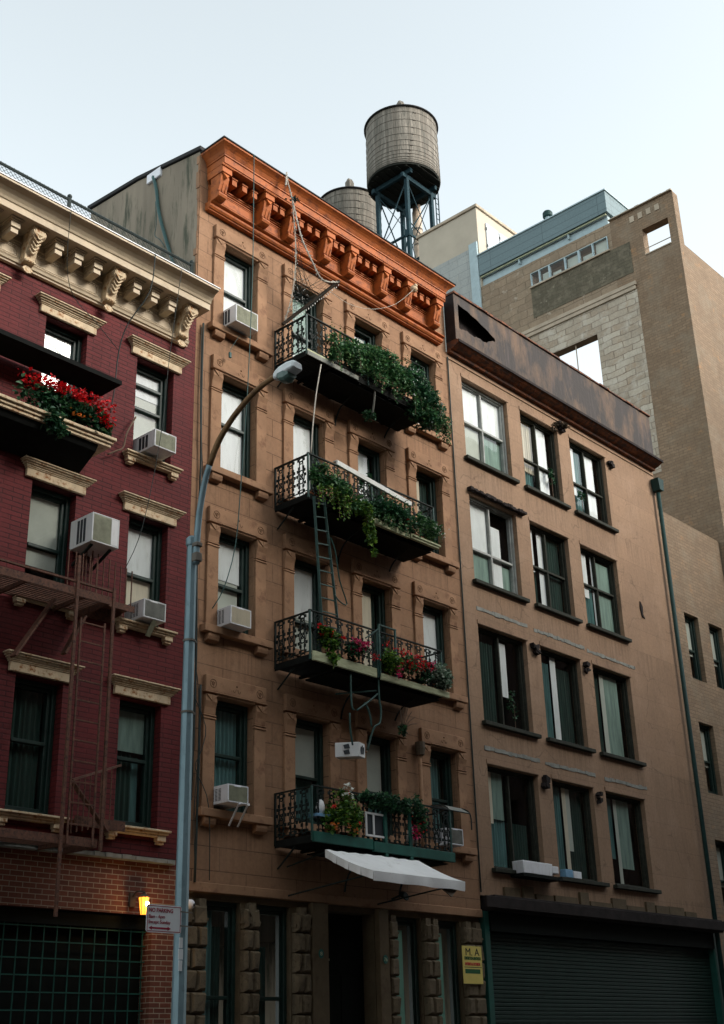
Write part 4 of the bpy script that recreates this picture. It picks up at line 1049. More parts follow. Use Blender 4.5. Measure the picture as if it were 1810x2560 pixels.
m = MB(); m.lathe([(.11, 0), (.11, .55)], (34.0, 5.08, 29.952), 16); m.build('pipe', 'pale_metal', t, smooth=True)
m = MB(); m.lathe([(.12, 0), (.19, .03), (.19, .2), (.15, .26)], (34.0, 5.08, 30.45), 18); m.build('cap', 'gutter', t)
t = thing('roof_vent', 'small dark vent stub on the stone wall beside the blue penthouse', 'vent', (33.9, 1.9, 28.3))
m = MB(); m.lathe([(.14, 0), (.14, .55), (.18, .56), (.16, .68), (.05, .72)], (33.9, 1.75, 28.2), 14); m.build('stub', 'stained_stone', t)

# rear block that carries the tanks
t = thing('rear_block', 'plain brick block behind the brownstone that carries the water tanks', 'building', (38, 20, 0))
m = MB(); m.box(31, 46, 12.2, 30, -.1, 30.2); m.build('wall', 'old_stone', t)
m = MB(); m.box(30.9, 46.1, 12.1, 30.1, 30.201, 30.4); m.build('roof', 'roofing', t)

# ================================================================== water tanks
def water_tank(cx, cy, zb, zt, r, label, zroof, half=.89):
    t = thing('water_tank', label, 'water tank', (cx, cy, zroof), 'wooden water tanks on the roof')
    m = MB(); m.lathe([(r, zb), (r * .985, zt)], (cx, cy, 0), 56)
    # tank shell keeps its own origin on the axis so that the staves line up
    o = m.build('tank', 'tank_wood', t)
    hz = [zb + .06 + (zt - zb - .2) * f for f in (0, .035, .08, .14, .21, .30, .40, .52, .65, .80, .95)]
    for k, z in enumerate(hz):
        rr = r * (1 - .015 * (z - zb) / (zt - zb)) + .008
        h = MB(); h.tube([(cx + rr * cos(a * pi / 32), cy + rr * sin(a * pi / 32), z) for a in range(64)], .011, 4, True)
        a0 = -2.35 + k * .03
        h.obox((cx + rr * cos(a0), cy + rr * sin(a0), z), (.03 * cos(a0), .03 * sin(a0), 0), (-.06 * sin(a0), .06 * cos(a0), 0), (0, 0, .03))
        h.build('hoop', 'hoop', t)
    m = MB(); m.lathe([(r + .02, zt), (r + .07, zt + .02), (r + .07, zt + .07), (r * .5, zt + .6), (.15, zt + 1.05)], (cx, cy, 0), 48); m.build('roof', 'tar', t)
    m = MB()
    m.lathe([(.20, zt + 1.0), (.20, zt + 1.6), (.13, zt + 1.65), (.11, zt + 1.78), (.06, zt + 1.85)], (cx, cy, 0), 8)
    for k in range(6): m.box(cx - .17 + .057 * k, cx - .13 + .057 * k, cy - .215, cy - .175, zt + 1.0, zt + 1.57 + .12 * sin(pi * k / 5))
    m.build('finial', 'tank_wood', t)
    m = MB(); m.lathe([(r * .985, zb - .10), (r * .985, zb - .002)], (cx, cy, 0), 56)
    for k in range(9):
        y = cy - r + .25 + (2 * r - .5) * k / 8; w = sqrt(max(.01, r * r - (y - cy) ** 2)) * .9
        m.box(cx - w, cx + w, y - .05, y + .05, zb - .16, zb - .101)
    m.build('deck', 'deck_wood', t)
    m = MB(); e = r * .93
    for s in (-half, half):
        m.box(cx + s - .07, cx + s + .07, cy - e * .75, cy + e * .75, zb - .40, zb - .163)
        m.box(cx - e * .75, cx + e * .75, cy + s - .07, cy + s + .07, zb - .62, zb - .403)
    m.build('beam', 'steel_blue', t)
    cs = [(-half, -half), (half, -half), (half, half), (-half, half)]
    for sx, sy in cs:
        m = MB(); x, y = cx + sx, cy + sy
        m.box(x - .085, x + .085, y - .085, y - .065, zroof, zb - .40); m.box(x - .085, x - .065, y - .064, y + .085, zroof, zb - .40)
        m.build('leg', 'steel_blue', t)
    H = zb - .62 - zroof; mid = zroof + H * .64
    for i in range(4):
        (ax, ay), (bx, by) = cs[i], cs[(i + 1) % 4]
        m = MB()
        for z0, z1 in ((zroof + .2, mid), (mid, zb - .65)):
            m.bar((cx + ax, cy + ay, z0), (cx + bx, cy + by, z1), .045, .045); m.bar((cx + bx, cy + by, z0), (cx + ax, cy + ay, z1), .03, .03)
        m.bar((cx + ax, cy + ay, mid), (cx + bx, cy + by, mid), .09, .09)
        m.build('brace', 'steel_blue', t)
    for sx, sy in cs:
        m = MB(); m.obox((cx + sx, cy + sy, mid), (.13, 0, 0), (0, .13, 0), (0, 0, .18)); m.build('gusset', 'steel_blue', t)
    return t
water_tank(37.74, 15.0, 39.5, 42.75, 1.74, 'tall wooden water tank standing highest on a blue steel frame', 30.4)
water_tank(39.40, 20.0, 38.6, 41.75, 1.62, 'lower wooden water tank half hidden behind the orange cornice', 30.4)
t = thing('flue_pipe', 'tall pale metal flue pipe rising between the legs of the higher water tank', 'flue', (39.25, 15.5, 30.4))
m = MB(); m.lathe([(.23, 0), (.23, 8.6), (.20, 8.62), (.20, 9.0)], (39.25, 15.5, 30.4), 20); m.build('pipe', 'flue', t, smooth=True)
m = MB()
for z in (35.2, 36.1, 37.0, 37.9): m.lathe([(.24, 0), (.25, .02), (.25, .07), (.24, .09)], (39.25, 15.5, z), 20)
m.build('band', 'hoop', t)
t = thing('access_ladder', 'thin steel ladder against the far leg of the higher water tank', 'ladder', (39.2, 14.2, 30.4))
m = MB()
for dx in (0, .22): m.bar((39.10 + dx, 14.2, 30.4), (39.10 + dx, 14.2, 39.6), .04, .04)
for k in range(29): m.bar((39.10, 14.2, 30.7 + .3 * k), (39.32, 14.2, 30.7 + .3 * k), .025, .025)
m.build('frame', 'steel_blue', t)

# ================================================================== street lamp and sign
PX, PY = 9.57, -4.0
t = thing('street_lamp', 'blue grey street lamp pole with a long curved arm and cobra head', 'street lamp', (PX, PY, 0))
m = MB(); m.tube([(PX, PY, 0.0), (PX, PY, 3.0), (PX, PY, 7.68)], [.088, .078, .064], 8); m.build('pole', 'pole', t)
m = MB(); m.lathe([(.13, 0), (.13, .25), (.09, .45)], (PX, PY, 0.0), 8); m.build('base', 'pole', t)
m = MB(); m.lathe([(.075, 0), (.08, .02), (.08, .10), (.05, .13)], (PX, PY, 7.62), 10)
m.build('pole_cap', 'pole', t)
for a, b in ((7.38, 7.50), (7.58, 7.64)):
    m = MB(); m.box(PX - .05, PX + .05, PY - .15, PY - .05, a, b); m.build('arm_clamp', 'hoop', t, bevel=.01)
arm = [(PX, -4.09, 7.36), (PX, -4.09, 7.62), (PX, -4.12, 8.0), (PX, -4.20, 8.40), (PX, -4.30, 8.66), (PX, -4.46, 8.93), (PX, -4.66, 9.13), (PX, -4.90, 9.29), (PX, -5.16, 9.41), (PX, -5.40, 9.465), (PX, -5.58, 9.485)]
def smooth_path(p, n=4):
    out = []
    for i in range(len(p) - 1):
        p0, p1, p2, p3 = (Vector(p[max(0, i - 1)]), Vector(p[i]), Vector(p[i + 1]), Vector(p[min(len(p) - 1, i + 2)]))
        for k in range(n):
            u = k / n
            out.append(0.5 * ((2 * p1) + (-p0 + p2) * u + (2 * p0 - 5 * p1 + 4 * p2 - p3) * u * u + (-p0 + 3 * p1 - 3 * p2 + p3) * u ** 3))
    out.append(Vector(p[-1])); return out
sp = smooth_path(arm)
m = MB(); m.tube(sp[:17], [.045 - .0003 * i for i in range(17)], 10); m.build('arm', 'pole', t, smooth=True)
m = MB(); m.tube(sp[16:], [.0405 - .0003 * i for i in range(len(sp) - 16)], 10); m.build('arm', 'arm_rust', t, smooth=True)['label'] = 'rust brown outer half of the curved arm'
hd = MB(); rings = [(-5.53, .05, .045, -.045, .0), (-5.57, .085, .06, -.07, .0), (-5.66, .115, .075, -.085, .0), (-5.80, .125, .085, -.075, .0), (-5.90, .115, .075, -.05, -.004), (-5.93, .08, .045, -.03, -.008)]
for y, w, h, d, dz in rings:
    for j in range(16):
        a = 2 * pi * j / 16; ca, sa = cos(a), sin(a)
        ca = math.copysign(abs(ca) ** .6, ca); sa = math.copysign(abs(sa) ** .6, sa)
        hd.v.append((PX + .85 * w * ca * (1 if sa < 0 else .88), y, 9.475 + dz + (h * sa if sa > 0 else -d * sa)))
nr = len(rings)
for i in range(nr - 1):
    for j in range(16): hd.f.append([i * 16 + j, i * 16 + (j + 1) % 16, (i + 1) * 16 + (j + 1) % 16, (i + 1) * 16 + j])
hd.f.append(list(range(16))); hd.f.append([(nr - 1) * 16 + j for j in range(16)][::-1])
lh = hd.build('lamp_head', 'lamp_grey', t, smooth=False, bevel=.006)
m = MB(); rr = [(-5.61, .07, -.055), (-5.66, .10, -.10), (-5.75, .10, -.125), (-5.82, .08, -.085)]
for y, w, dz in rr:
    for j in range(8): a = pi + pi * j / 7; m.v.append((PX + w * cos(a), y, 9.45 + dz * abs(sin(a)) ** .5 - .02))
for i in range(3):
    for j in range(7): m.f.append([i * 8 + j, i * 8 + j + 1, (i + 1) * 8 + j + 1, (i + 1) * 8 + j])
m.f.append(list(range(8))[::-1]); m.f.append([24 + j for j in range(8)])
m.build('lens', 'lens', lh, smooth=False)
for z in (6.35, 5.45):
    m = MB(); m.lathe([(.080, 0), (.080, .025)], (PX, PY, z), 10); m.box(PX + .06, PX + .11, PY - .03, PY - .01, z, z + .025); m.build('clamp', 'hoop', t)
m = MB()
for k in range(3): m.obox((PX - .06, PY - .077 + .0, 2.58 + .12 * k), (.025 + .008 * (k % 2), 0, 0), (0, .003, 0), (0, 0, .055))
m.build('sticker', 'sign_white', t)
st = thing('parking_sign', 'white and red street sign with an arrow fixed to the lamp pole', 'sign', (9.25, -4.1, 2.92))
sb = MB(); c = .028; P = []
X0, X1, Z0, Z1 = 8.99, 9.485, 2.91, 3.205
for cx, cz, a0 in ((X1 - c, Z1 - c, 0), (X0 + c, Z1 - c, 90), (X0 + c, Z0 + c, 180), (X1 - c, Z0 + c, 270)):
    for k in range(5): a = radians(a0 + 22.5 * k); P.append((cx + c * cos(a), cz + c * sin(a)))
sb.prism(P, (0, -4.105, 0), (1, 0, 0), (0, 0, 1), (0, .004, 0)); sb.build('plate', 'sign_white', st)
m = MB(); b = .012; wv = .007; y0, y1 = -4.1065, -4.1052
m.box(X0 + b, X1 - b, y0, y1, Z1 - b - wv, Z1 - b); m.box(X0 + b, X1 - b, y0, y1, Z0 + b, Z0 + b + wv)
m.box(X0 + b, X0 + b + wv, y0, y1, Z0 + b + wv, Z1 - b - wv); m.box(X1 - b - wv, X1 - b, y0, y1, Z0 + b + wv, Z1 - b - wv); m.build('border', 'sign_red', st)
text('lettering', 'NO PARKING', .062, (X0 + .035, -4.1065, 3.125), 'sign_red', st, width=.335, bold=.0004)
text('lettering', '8am - 6pm', .052, (X0 + .032, -4.1065, 3.062), 'sign_red', st, width=.225, bold=.0)
text('lettering', 'Except Sunday', .052, (X0 + .032, -4.1065, 3.005), 'sign_red', st, width=.305, bold=.0)
m = MB(); m.box(X0 + .07, X0 + .31, y0, y1, 2.947, 2.967)
for s, xx in ((-1, X0 + .035), (1, X0 + .345)): m.prism([(xx, 2.957), (xx - s * .045, 2.979), (xx - s * .045, 2.935)], (0, y0, 0), (1, 0, 0), (0, 0, 1), (0, .0013, 0))
m.build('arrow', 'sign_red', st)
for z in (3.14, 2.99):
    m = MB(); m.box(X1 - .02, 9.65, -4.1, -4.09, z, z + .014); m.box(X1 - .02, X1 - .005, -4.112, -4.1051, z, z + .014); m.build('strap', 'hoop', st)

# ================================================================== air conditioners
def ac_unit(label, x0, x1, z0, z1, yf, yb=0.18, group=None, kind=0, mat='ac_white', fin=None):
    t = thing('air_conditioner', label, 'air conditioner', ((x0 + x1) / 2, (yf + yb) / 2, z0), group)
    m = MB(); e = .022
    m.box(x0, x1, yf + .012, yb, z0, z1)
    m.box(x0, x0 + e, yf, yf + .011, z0, z1); m.box(x1 - e, x1, yf, yf + .011, z0, z1)
    xr = x1 - e if kind != 2 else x0 + (x1 - x0) * .70
    m.box(x0 + e, x1 - e, yf, yf + .011, z1 - e, z1); m.box(x0 + e, x1 - e, yf, yf + .011, z0, z0 + e)
    if kind == 2: m.box(xr, x1 - e, yf, yf + .011, z0 + e, z1 - e)
    if kind != 2: m.box(x0 + (x1 - x0) * .3, x0 + (x1 - x0) * .62, yf - .004, yf + .011, z1 - e * 1.7, z1 - e * .5)
    m.build('casing', mat, t, bevel=.008)
    m = MB(); m.box(x0 + e + .001, xr - .001, yf + .004, yf + .0115, z0 + e + .001, z1 - e - .001)
    z = z0 + e + .012
    while z < z1 - e - .012: m.box(x0 + e + .001, xr - .001, yf - .001, yf + .004, z, z + .006); z += .018
    if kind == 0:
        for k in range(1, 6): xx = x0 + (x1 - x0) * k / 6; m.box(xx - .003, xx + .003, yf - .003, yf - .001, z0 + e, z1 - e)
    m.build('grille', fin or 'ac_grille', t)
    m = MB(); d = yb - yf
    for k in range(3):
        a = yf + d * (.30 + .14 * k)
        if kind == 1:
            zz = z0 + .05
            while zz < z1 - .05: m.box(x0 - .003, x0 + .001, a, a + d * .10, zz, zz + .010); zz += .022
        else: m.box(x0 - .003, x0 + .001, a, a + d * .10, z0 + .04, z1 - .05)
    m.build('side_louvre', 'ac_dark', t)
    return t
G = 'window air conditioners'
ac_unit('white air conditioner in the top left window of the brownstone', 13.475, 14.04, 14.33, 14.705, -.40, group=G)
ac_unit('white air conditioner in the left brownstone window level with the drop ladder', 13.46, 13.93, 8.365, 8.69, -.40, group=G, kind=1, fin='blind_tan')
t = ac_unit('white air conditioner propped on two pale brackets in the lowest left brownstone window', 13.46, 13.90, 5.38, 5.67, -.40, group=G, kind=1)
for x in (13.70, 13.89):
    m = MB(); m.bar((x, -.39, 5.37), (x + .0, -.16, 5.06), .03, .015); m.box(x - .02, x + .02, -.42, -.36, 5.362, 5.40); m.build('bracket', 'ac_white', t)
ac_unit('white air conditioner high on the red brick front above a cream sill', 11.66, 12.12, 11.06, 11.38, -.45, group=G)
t = ac_unit('white air conditioner with a dented dark grille on the middle red brick sill', 11.69, 12.135, 8.09, 8.40, -.32, group=G, kind=1, fin='cement_patch')
m = MB(); m.bar((11.93, -.30, 8.085), (11.93, -.13, 7.86), .09, .02); m.build('bracket', 'ac_grille', t)
t = ac_unit('big pale air conditioner sticking far out beside the fire escape', 10.42, 10.93, 8.95, 9.43, -.60, -.02, group=G, kind=2)
for x in (10.5, 10.85):
    m = MB(); m.bar((x, -.5, 8.94), (x, -.01, 8.72), .04, .03); m.build('bracket', 'iron', t)
t = ac_unit('battered white air conditioner in the lowest right brownstone window', 19.06, 19.50, 5.25, 5.56, -.40, group=G, kind=1, fin='cement_patch')

# ================================================================== iron balconies
BL, BRX = 14.87, 18.50
BF = [13.99, 10.98, 7.92, 4.86]
RAILH = .88
def ornament(mb, o, u, h):
    """cast baluster panel around point o (bottom centre), u = direction along the rail"""
    o = Vector(o); u = Vector(u); z = Vector((0, 0, 1))
    for s in (-1, 1): mb.bar(o + u * (s * .045), o + u * (s * .045) + z * h, .014, .014, (u.y, -u.x, 0))
    def ring(cz, ru, rz, r=.009, n=14): mb.tube([o + u * (ru * cos(2 * pi * k / n)) + z * (cz + rz * sin(2 * pi * k / n)) for k in range(n)], r, 4, True)
    c = h * .47
    ring(c, .085, .135, .012); ring(c, .04, .05, .010)
    ring(h * .93, .05, .035, .011); ring(h * .86, .03, .03, .010); ring(h * .08, .045, .035, .011)
    for s in (-1, 1):
        ring_c = o + u * (s * .06)
        mb.bar(o + u * (s * .08) + z * (c + .12), o - u * (s * .08) + z * (c - .12), .014, .014, (u.y, -u.x, 0))
        for k, (du, dz) in enumerate(((.085, .13), (.095, -.13), (.10, .03), (.07, h * .93 - c), (.065, h * .09 - c), (.055, .19), (.055, -.19))):
            p = o + u * (s * du) + z * (c + dz)
            mb.obox(p, u * .024, Vector((-u.y, u.x, 0)) * .007, z * .026)
def balcony(i, label):
    zf = BF[i]; zr = zf + RAILH
    t = thing('iron_balcony', label, 'balcony', (BL, 0, zf), 'iron fire escape balconies')
    y1 = -.88
    m = MB()
    m.box(BL, BRX, y1, y1 + .02, zf - .03, zf + .09); m.box(BL, BL + .02, y1 + .021, -.002, zf - .03, zf + .09); m.box(BRX - .02, BRX, y1 + .021, -.002, zf - .03, zf + .09)
    y = y1 + .045
    while y < -.05: m.box(BL + .021, BRX - .021, y, y + (.052 if i != 2 else .038), zf - .012, zf); y += .062
    for x in (BL + .6, BL + 1.5, BL + 2.4, BL + 3.1): m.box(x, x + .05, y1 + .021, -.002, zf - .06, zf - .013)
    m.build('floor', 'black_board', t)
    m = MB(); m.box(BL + .7, BRX - .03, -.80, -.06, zf - .085, zf - .061); m.build('shade_board', 'black_board', t)  # added black sheet standing in for the shade below the slats
    m = MB()
    m.box(BL - .015, BL + .03, y1 - .01, 0.0, zr - .02, zr); m.box(BL - .015, BRX + .015, y1 - .02, y1 + .025, zr + .0005, zr + .022); m.box(BRX - .03, BRX + .015, y1 + .026, 0, zr - .02, zr)
    m.box(BL, BRX, y1, y1 + .015, zf + .14, zf + .155); m.box(BL, BL + .015, y1, 0, zf + .14, zf + .155)
    m.build('top_rail', 'iron', t)
    for x, y in ((BL, y1), (BRX, y1), (BL, -.015), (16.62, y1)):
        m = MB(); m.box(x - .016, x + .016, y - .016, y + .016, zf, zr - .0005); m.build('post', 'green_iron' if y == y1 else 'iron', t)
    m = MB()
    for k in range(3): ornament(m, (BL, -.16 - .27 * k, zf + .10), (0, -1, 0), RAILH - .12)
    m.build('side_railing', 'iron', t)
    m = MB(); x = BL + .2; k = 0
    while x < BRX - .1: ornament(m, (x, y1, zf + .10), (1, 0, 0), RAILH - .12); x += .275
    m.build('front_railing', 'iron', t)
    for x in (BL + .06, 16.55, BRX - .5):
        m = MB()
        pth = [(x, -.01, zf - .62), (x, -.05, zf - .45), (x, -.20, zf - .24), (x, -.5, zf - .10), (x, -.84, zf - .035)] if x > 15 else [(x, -.01, zf - .36), (x, -.42, zf - .05)]
        m.tube(smooth_path(pth), .017, 5); m.build('bracket', 'iron', t)
    return t
BLAB = ['topmost iron balcony under the orange cornice, buried in ivy along its front',
        'iron balcony second from the top, with a whitewashed plank rail and trailing greenery',
        'iron balcony third from the top, lined with red and pink flower pots',
        'lowest iron balcony, with a green painted edge above the white awning']
BT = [balcony(i, BLAB[i]) for i in range(4)]
# solid boards and planks that belong to each balcony
m = MB(); m.box(BL - .004, 15.6, -.905, -.886, 13.985, 14.10); m.build('fascia_board', 'plank', BT[0], bevel=.004)
m = MB(); m.box(BL - .004, 16.3, -.91, -.89, 13.97, 14.06); m.build('fascia_board', 'cement_patch', BT[0])
m = MB()
for a, b in ((16.35, 16.78), (16.80, 17.2), (17.22, 17.62), (17.64, 18.52)):
    m.box(a, b, -.96 - random.uniform(0, .03), -.90, 10.93 + random.uniform(-.01, .01), 11.04 + random.uniform(0, .03))
m.box(17.7, 18.55, -1.0, -.97, 10.98, 11.02); m.build('fascia_board', 'plank', BT[1], bevel=.006)
m = MB(); m.bar((15.62, -.90, 11.92), (17.75, -.92, 11.70), .05, .10); m.bar((15.62, -.85, 11.97), (17.72, -.87, 11.75), .10, .02); m.build('rail_board', 'plank_white', BT[1], bevel=.004)
m = MB(); m.box(BL + .03, 16.55, -.93, -.885, 7.90, 8.07); m.box(16.66, BRX + .12, -.95, -.90, 7.88, 8.0); m.build('fascia_board', 'plank', BT[2], bevel=.006)
m = MB(); m.box(BL - .01, 16.30, -.94, -.885, 4.83, 5.0); m.box(16.31, BRX + .02, -.95, -.885, 4.80, 4.97); m.build('fascia_board', 'green_paint', BT[3], bevel=.006)
for x in (16.64, 17.30): 
    m = MB(); m.bar((x, -.93, 4.72), (x - .02, -.93, 5.62 if x < 17 else 5.55), .07, .03, (0, 1, 0)); m.build('stake', 'green_paint', BT[3])
# gate section raised on balcony three
m = MB()
for x in (16.66, 17.12): m.box(x - .02, x + .02, -.92, -.885, 7.95, 8.92)
m.box(16.64, 17.14, -.925, -.885, 8.921, 8.945); m.bar((16.3, -.9, 8.6), (16.66, -.9, 8.86), .03, .02); m.build('gate', 'green_iron', BT[2])

# drop ladder between the second and third balconies
t = thing('drop_ladder', 'green iron ladder leaning from the second balcony down to the third', 'ladder', (15.2, -.8, 7.95))
LA, LB = Vector((14.96, -.93, 11.0)), Vector((15.47, -.62, 8.35)); RA, RB = Vector((15.22, -.93, 11.06)), Vector((15.93, -.62, 8.35))
for a, b in ((LA, LB), (RA, RB)):
    m = MB(); m.bar(a, b, .045, .03); m.build('rail', 'green_iron', t)
for k in range(11):
    f = (k + .5) / 11; m = MB(); m.bar(LA.lerp(LB, f), RA.lerp(RB, f), .025, .02); m.build('rung', 'green_iron', t)
m = MB(); m.tube(smooth_path([(15.42, -.90, 10.32), (15.56, -.88, 10.1), (15.72, -.82, 9.6), (15.98, -.75, 9.22), (15.76, -.78, 9.2), (15.62, -.78, 9.3)], 3), .014, 5); m.build('hoop', 'green_iron', t)
m = MB(); m.tube(smooth_path([(15.05, -.91, 11.75), (15.19, -.93, 11.60), (15.21, -.93, 11.05)], 4), .018, 5); m.build('handrail', 'green_iron', t)
# rods hanging under the balconies
def hang(name, label, cat, pts, r, mat, loc=None):
    t = tag(MB().tube(smooth_path(pts, 3), r, 5).build(name, mat, None), label, cat); return t
def cable(label, pts, r=.008, mat='cable_black', cat='cable', name='hanging_cable', sm=3):
    o = MB().tube(smooth_path(pts, sm), r, 5).build(name, mat, None, smooth=True); return tag(o, label, cat, )
cable('thin dark pole standing between the two upper balconies, pale at its upper end', [(14.96, -.87, 11.9), (15.02, -.87, 12.5), (15.12, -.87, 13.2), (15.27, -.87, 13.92)], .013, 'rope', 'pole', 'bamboo_pole')
cable('bent grey pipe hanging below the top balcony among ivy roots', [(16.86, -.87, 14.3), (16.86, -.85, 14.0), (16.92, -.75, 13.7), (17.0, -.6, 13.48)], .022, 'cement_patch', 'pipe', 'hanging_pipe')
t = thing('hook_ladder', 'bent grey gooseneck rods hanging below the flower pot balcony', 'ladder', (16.3, -.85, 6.6))
for pts in ([(15.92, -.85, 7.86), (15.93, -.85, 7.3), (15.99, -.85, 7.22)], [(15.9, -.83, 7.15), (15.93, -.80, 6.9), (16.05, -.74, 6.62)],
            [(16.66, -.86, 8.0), (16.66, -.86, 7.55), (16.70, -.86, 7.35), (16.66, -.86, 7.10), (16.52, -.85, 7.0), (16.46, -.80, 6.8), (16.42, -.76, 6.58)],
            [(16.62, -.86, 7.62), (16.35, -.86, 7.42), (16.05, -.86, 7.22)], [(16.28, -.84, 7.40), (16.40, -.84, 7.25), (16.47, -.83, 7.0)], [(16.66, -.8, 7.7), (16.0, -.4, 7.6)]):
    m = MB(); m.tube(smooth_path(pts, 4), .018, 6); m.build('rod', 'green_iron', t, smooth=True)
t = thing('hanging_box', 'white box marked with dark leaf shapes hanging by rods under the flower pot balcony', 'box', (16.2, -.6, 6.4))
m = MB(); m.prism([(15.93, -.42), (16.2, -.76), (16.42, -.70), (16.12, -.34)], (0, 0, 6.44), (1, 0, 0), (0, 1, 0), (0, 0, .26)); m.build('box', 'ac_white', t, bevel=.01)
m = MB()
for x, y, z, a in ((16.29, -.742, 6.57, 0), (16.33, -.731, 6.55, .5), (16.26, -.75, 6.54, -.5)):
    m.prism([(0, .08), (.025, .02), (.018, -.05), (-.018, -.05), (-.025, .02)], (x, y, z), (.96, .27, 0), (a * .3, 0, 1), (0.003, -.012, 0))
for z in (6.62, 6.52): m.prism([(0, .03), (.10, .05), (.12, -.03), (.02, -.035)], (16.02, -.54, z), (.62, -.78, 0), (0, 0, 1), (-.01, -.008, 0))
m.build('leaf_mark', 'ac_dark', t)

# ================================================================== awning
t = thing('awning', 'white canvas awning with a hanging valance over the street door', 'awning', (16.2, 0, 4.2))
m = MB(); A, B = (15.10, -.96, 4.72), (17.46, -.96, 4.74); C, D = (15.08, -2.0, 4.27), (17.40, -2.0, 4.27); n = 26; q = 12
grid = []
for j in range(q + 1):
    f = j / q
    for i in range(n + 1):
        g_ = i / n
        p = (Vector(A).lerp(Vector(B), g_)).lerp(Vector(C).lerp(Vector(D), g_), f)
        p.z -= .035 * sin(pi * f) * (1 - .12 * sin(2 * pi * g_)) - (.007 * sin(g_ * 47) if j == 0 else 0) + .004 * sin(9 * g_ + 5 * f)
        grid.append(tuple(p))
for th in (0, -.006):
    b0_ = len(m.v); m.v += [(a, b, c + th) for a, b, c in grid]
    for j in range(q):
        for i in range(n):
            f_ = [b0_ + j * (n + 1) + i, b0_ + (j + 1) * (n + 1) + i, b0_ + (j + 1) * (n + 1) + i + 1, b0_ + j * (n + 1) + i + 1]
            m.f.append(f_ if th == 0 else f_[::-1])
aw = m.build('canopy', 'canvas', t, smooth=True)
m = MB(); b0_ = 0
for i in range(n + 1):
    g_ = i / n; x = C[0] + (D[0] - C[0]) * g_
    m.v += [(x, -2.003, 4.272), (x, -2.006 + .006 * sin(g_ * 21), 4.20), (x, -2.0 + .012 * sin(g_ * 21), 4.12 + .006 * sin(g_ * 17))]
for i in range(n):
    for k in range(2): m.f.append([3 * i + k, 3 * i + k + 1, 3 * (i + 1) + k + 1, 3 * (i + 1) + k])
m.build('valance', 'canvas', aw, smooth=True)
for xx, lean in ((15.085, 1), (17.41, -1)):
    m = MB()
    for k in range(q):
        f0, f1 = k / q, (k + 1) / q
        y0, y1 = -.96 - 1.04 * f0, -.96 - 1.04 * f1; z0, z1 = 4.72 - .45 * f0 - .03 * sin(pi * f0), 4.72 - .45 * f1 - .03 * sin(pi * f1)
        m.poly([(xx, y0, z0), (xx, y1, z1), (xx + .015 * sin(k * 2.1 + 1), y1, z1 - .13), (xx + .015 * sin(k * 2.1), y0, z0 - .13)])
    m.build('valance', 'canvas', aw, smooth=True)
for x in (15.14, 17.36):
    m = MB(); m.tube([(x, -.02, 4.08), (x, -1.96, 4.24)], .014, 5); m.tube([(x, -.02, 4.55), (x, -.95, 4.69)], .014, 5); m.build('arm', 'iron', t)
m = MB(); m.tube([(15.1, -1.97, 4.235), (17.4, -1.97, 4.235)], .014, 5); m.build('front_bar', 'iron', t)
m = MB(); m.prism([(0, 0), (.62, 0), (.28, -.2)], (16.75, -1.9, 4.2), (1, 0, 0), (0, .5, 1), (0, .02, 0)); m.build('torn_flap', 'wood_dark', t)
t = thing('wall_lamp', 'small dark spotlight on the wall below the awning', 'lamp', (17.75, -.1, 4.12))
m = MB(); m.lathe([(.03, 0), (.06, .03), (.08, .14), (.07, .16)], (0, 0, 0), 12); m.v = [(17.78 + a, -.24 - c * .8 + b * .2, 4.26 - c * .3 + b) for a, b, c in m.v]; m.build('shade', 'iron', t)
m = MB(); m.bar((17.78, -.02, 4.2), (17.78, -.26, 4.25), .03, .03); m.build('bracket', 'iron', t)

# ================================================================== plants
def planter_box(mb, x0, x1, y0, y1, z0, z1): 
    mb.prism([(x0 + .02, z0), (x1 - .02, z0), (x1, z1), (x0, z1)], (0, y0, 0), (1, 0, 0), (0, 0, 1), (0, y1 - y0, 0))
def pot(parent, x, y, z, r=.11, h=.2, mat='terracotta'):
    m = MB(); m.lathe([(r * .7, 0), (r * .95, h * .85), (r * 1.08, h * .85), (r * 1.08, h)], (x, y, z), 14); return m.build('pot', mat, parent, smooth=False)
def plant(name, label, cat, loc, blobs, n, size, mat, group=None, hang=0.0, clump=.3, flowers=(), pots=(), box=None, stems=()):
    t = thing(name, label, cat, loc, group)
    m = MB(); leaves(m, blobs, n, size, clump, hang); m.build('foliage', mat, t)
    for fm, cs, per, spread, fs in flowers:
        m = MB(); petals(m, cs, per, spread, fs); m.build('flowers', fm, t)
    for p in pots: pot(t, *p)
    if box:
        m = MB(); planter_box(m, *box[:6]); m.build('planter', box[6], t, bevel=.006)
    if stems:
        m = MB()
        for s in stems: m.tube(smooth_path(s, 3), .008, 4)
        m.build('stem', 'bark', t)
    return t
rnd = random.uniform
def strands(parent, mat, pts, length, n, size):
    # trailing shoots: a thin stem with leaves along it
    m = MB(); st = MB()
    for _ in range(n):
        p = Vector(random.choice(pts)) + Vector((rnd(-.2, .2), rnd(-.06, .04), rnd(-.08, .08))); L = length * rnd(.4, 1.1); path = [p.copy()]
        d = Vector((rnd(-.5, .6), -.35, rnd(.0, .7)))
        for k in range(7):
            d = d * .72 + Vector((rnd(-.12, .12), 0, -.42)); p = p + d.normalized() * (L / 7); path.append(p.copy())
            for q_ in range(4): leaf(m, p + Vector((rnd(-.03, .03), rnd(-.03, .03), rnd(-.03, .03))), size * rnd(.6, 1.3), .5)
        st.tube(path, .004, 3)
    m.build('shoots', mat, parent); st.build('shoot_stems', 'bark', parent)
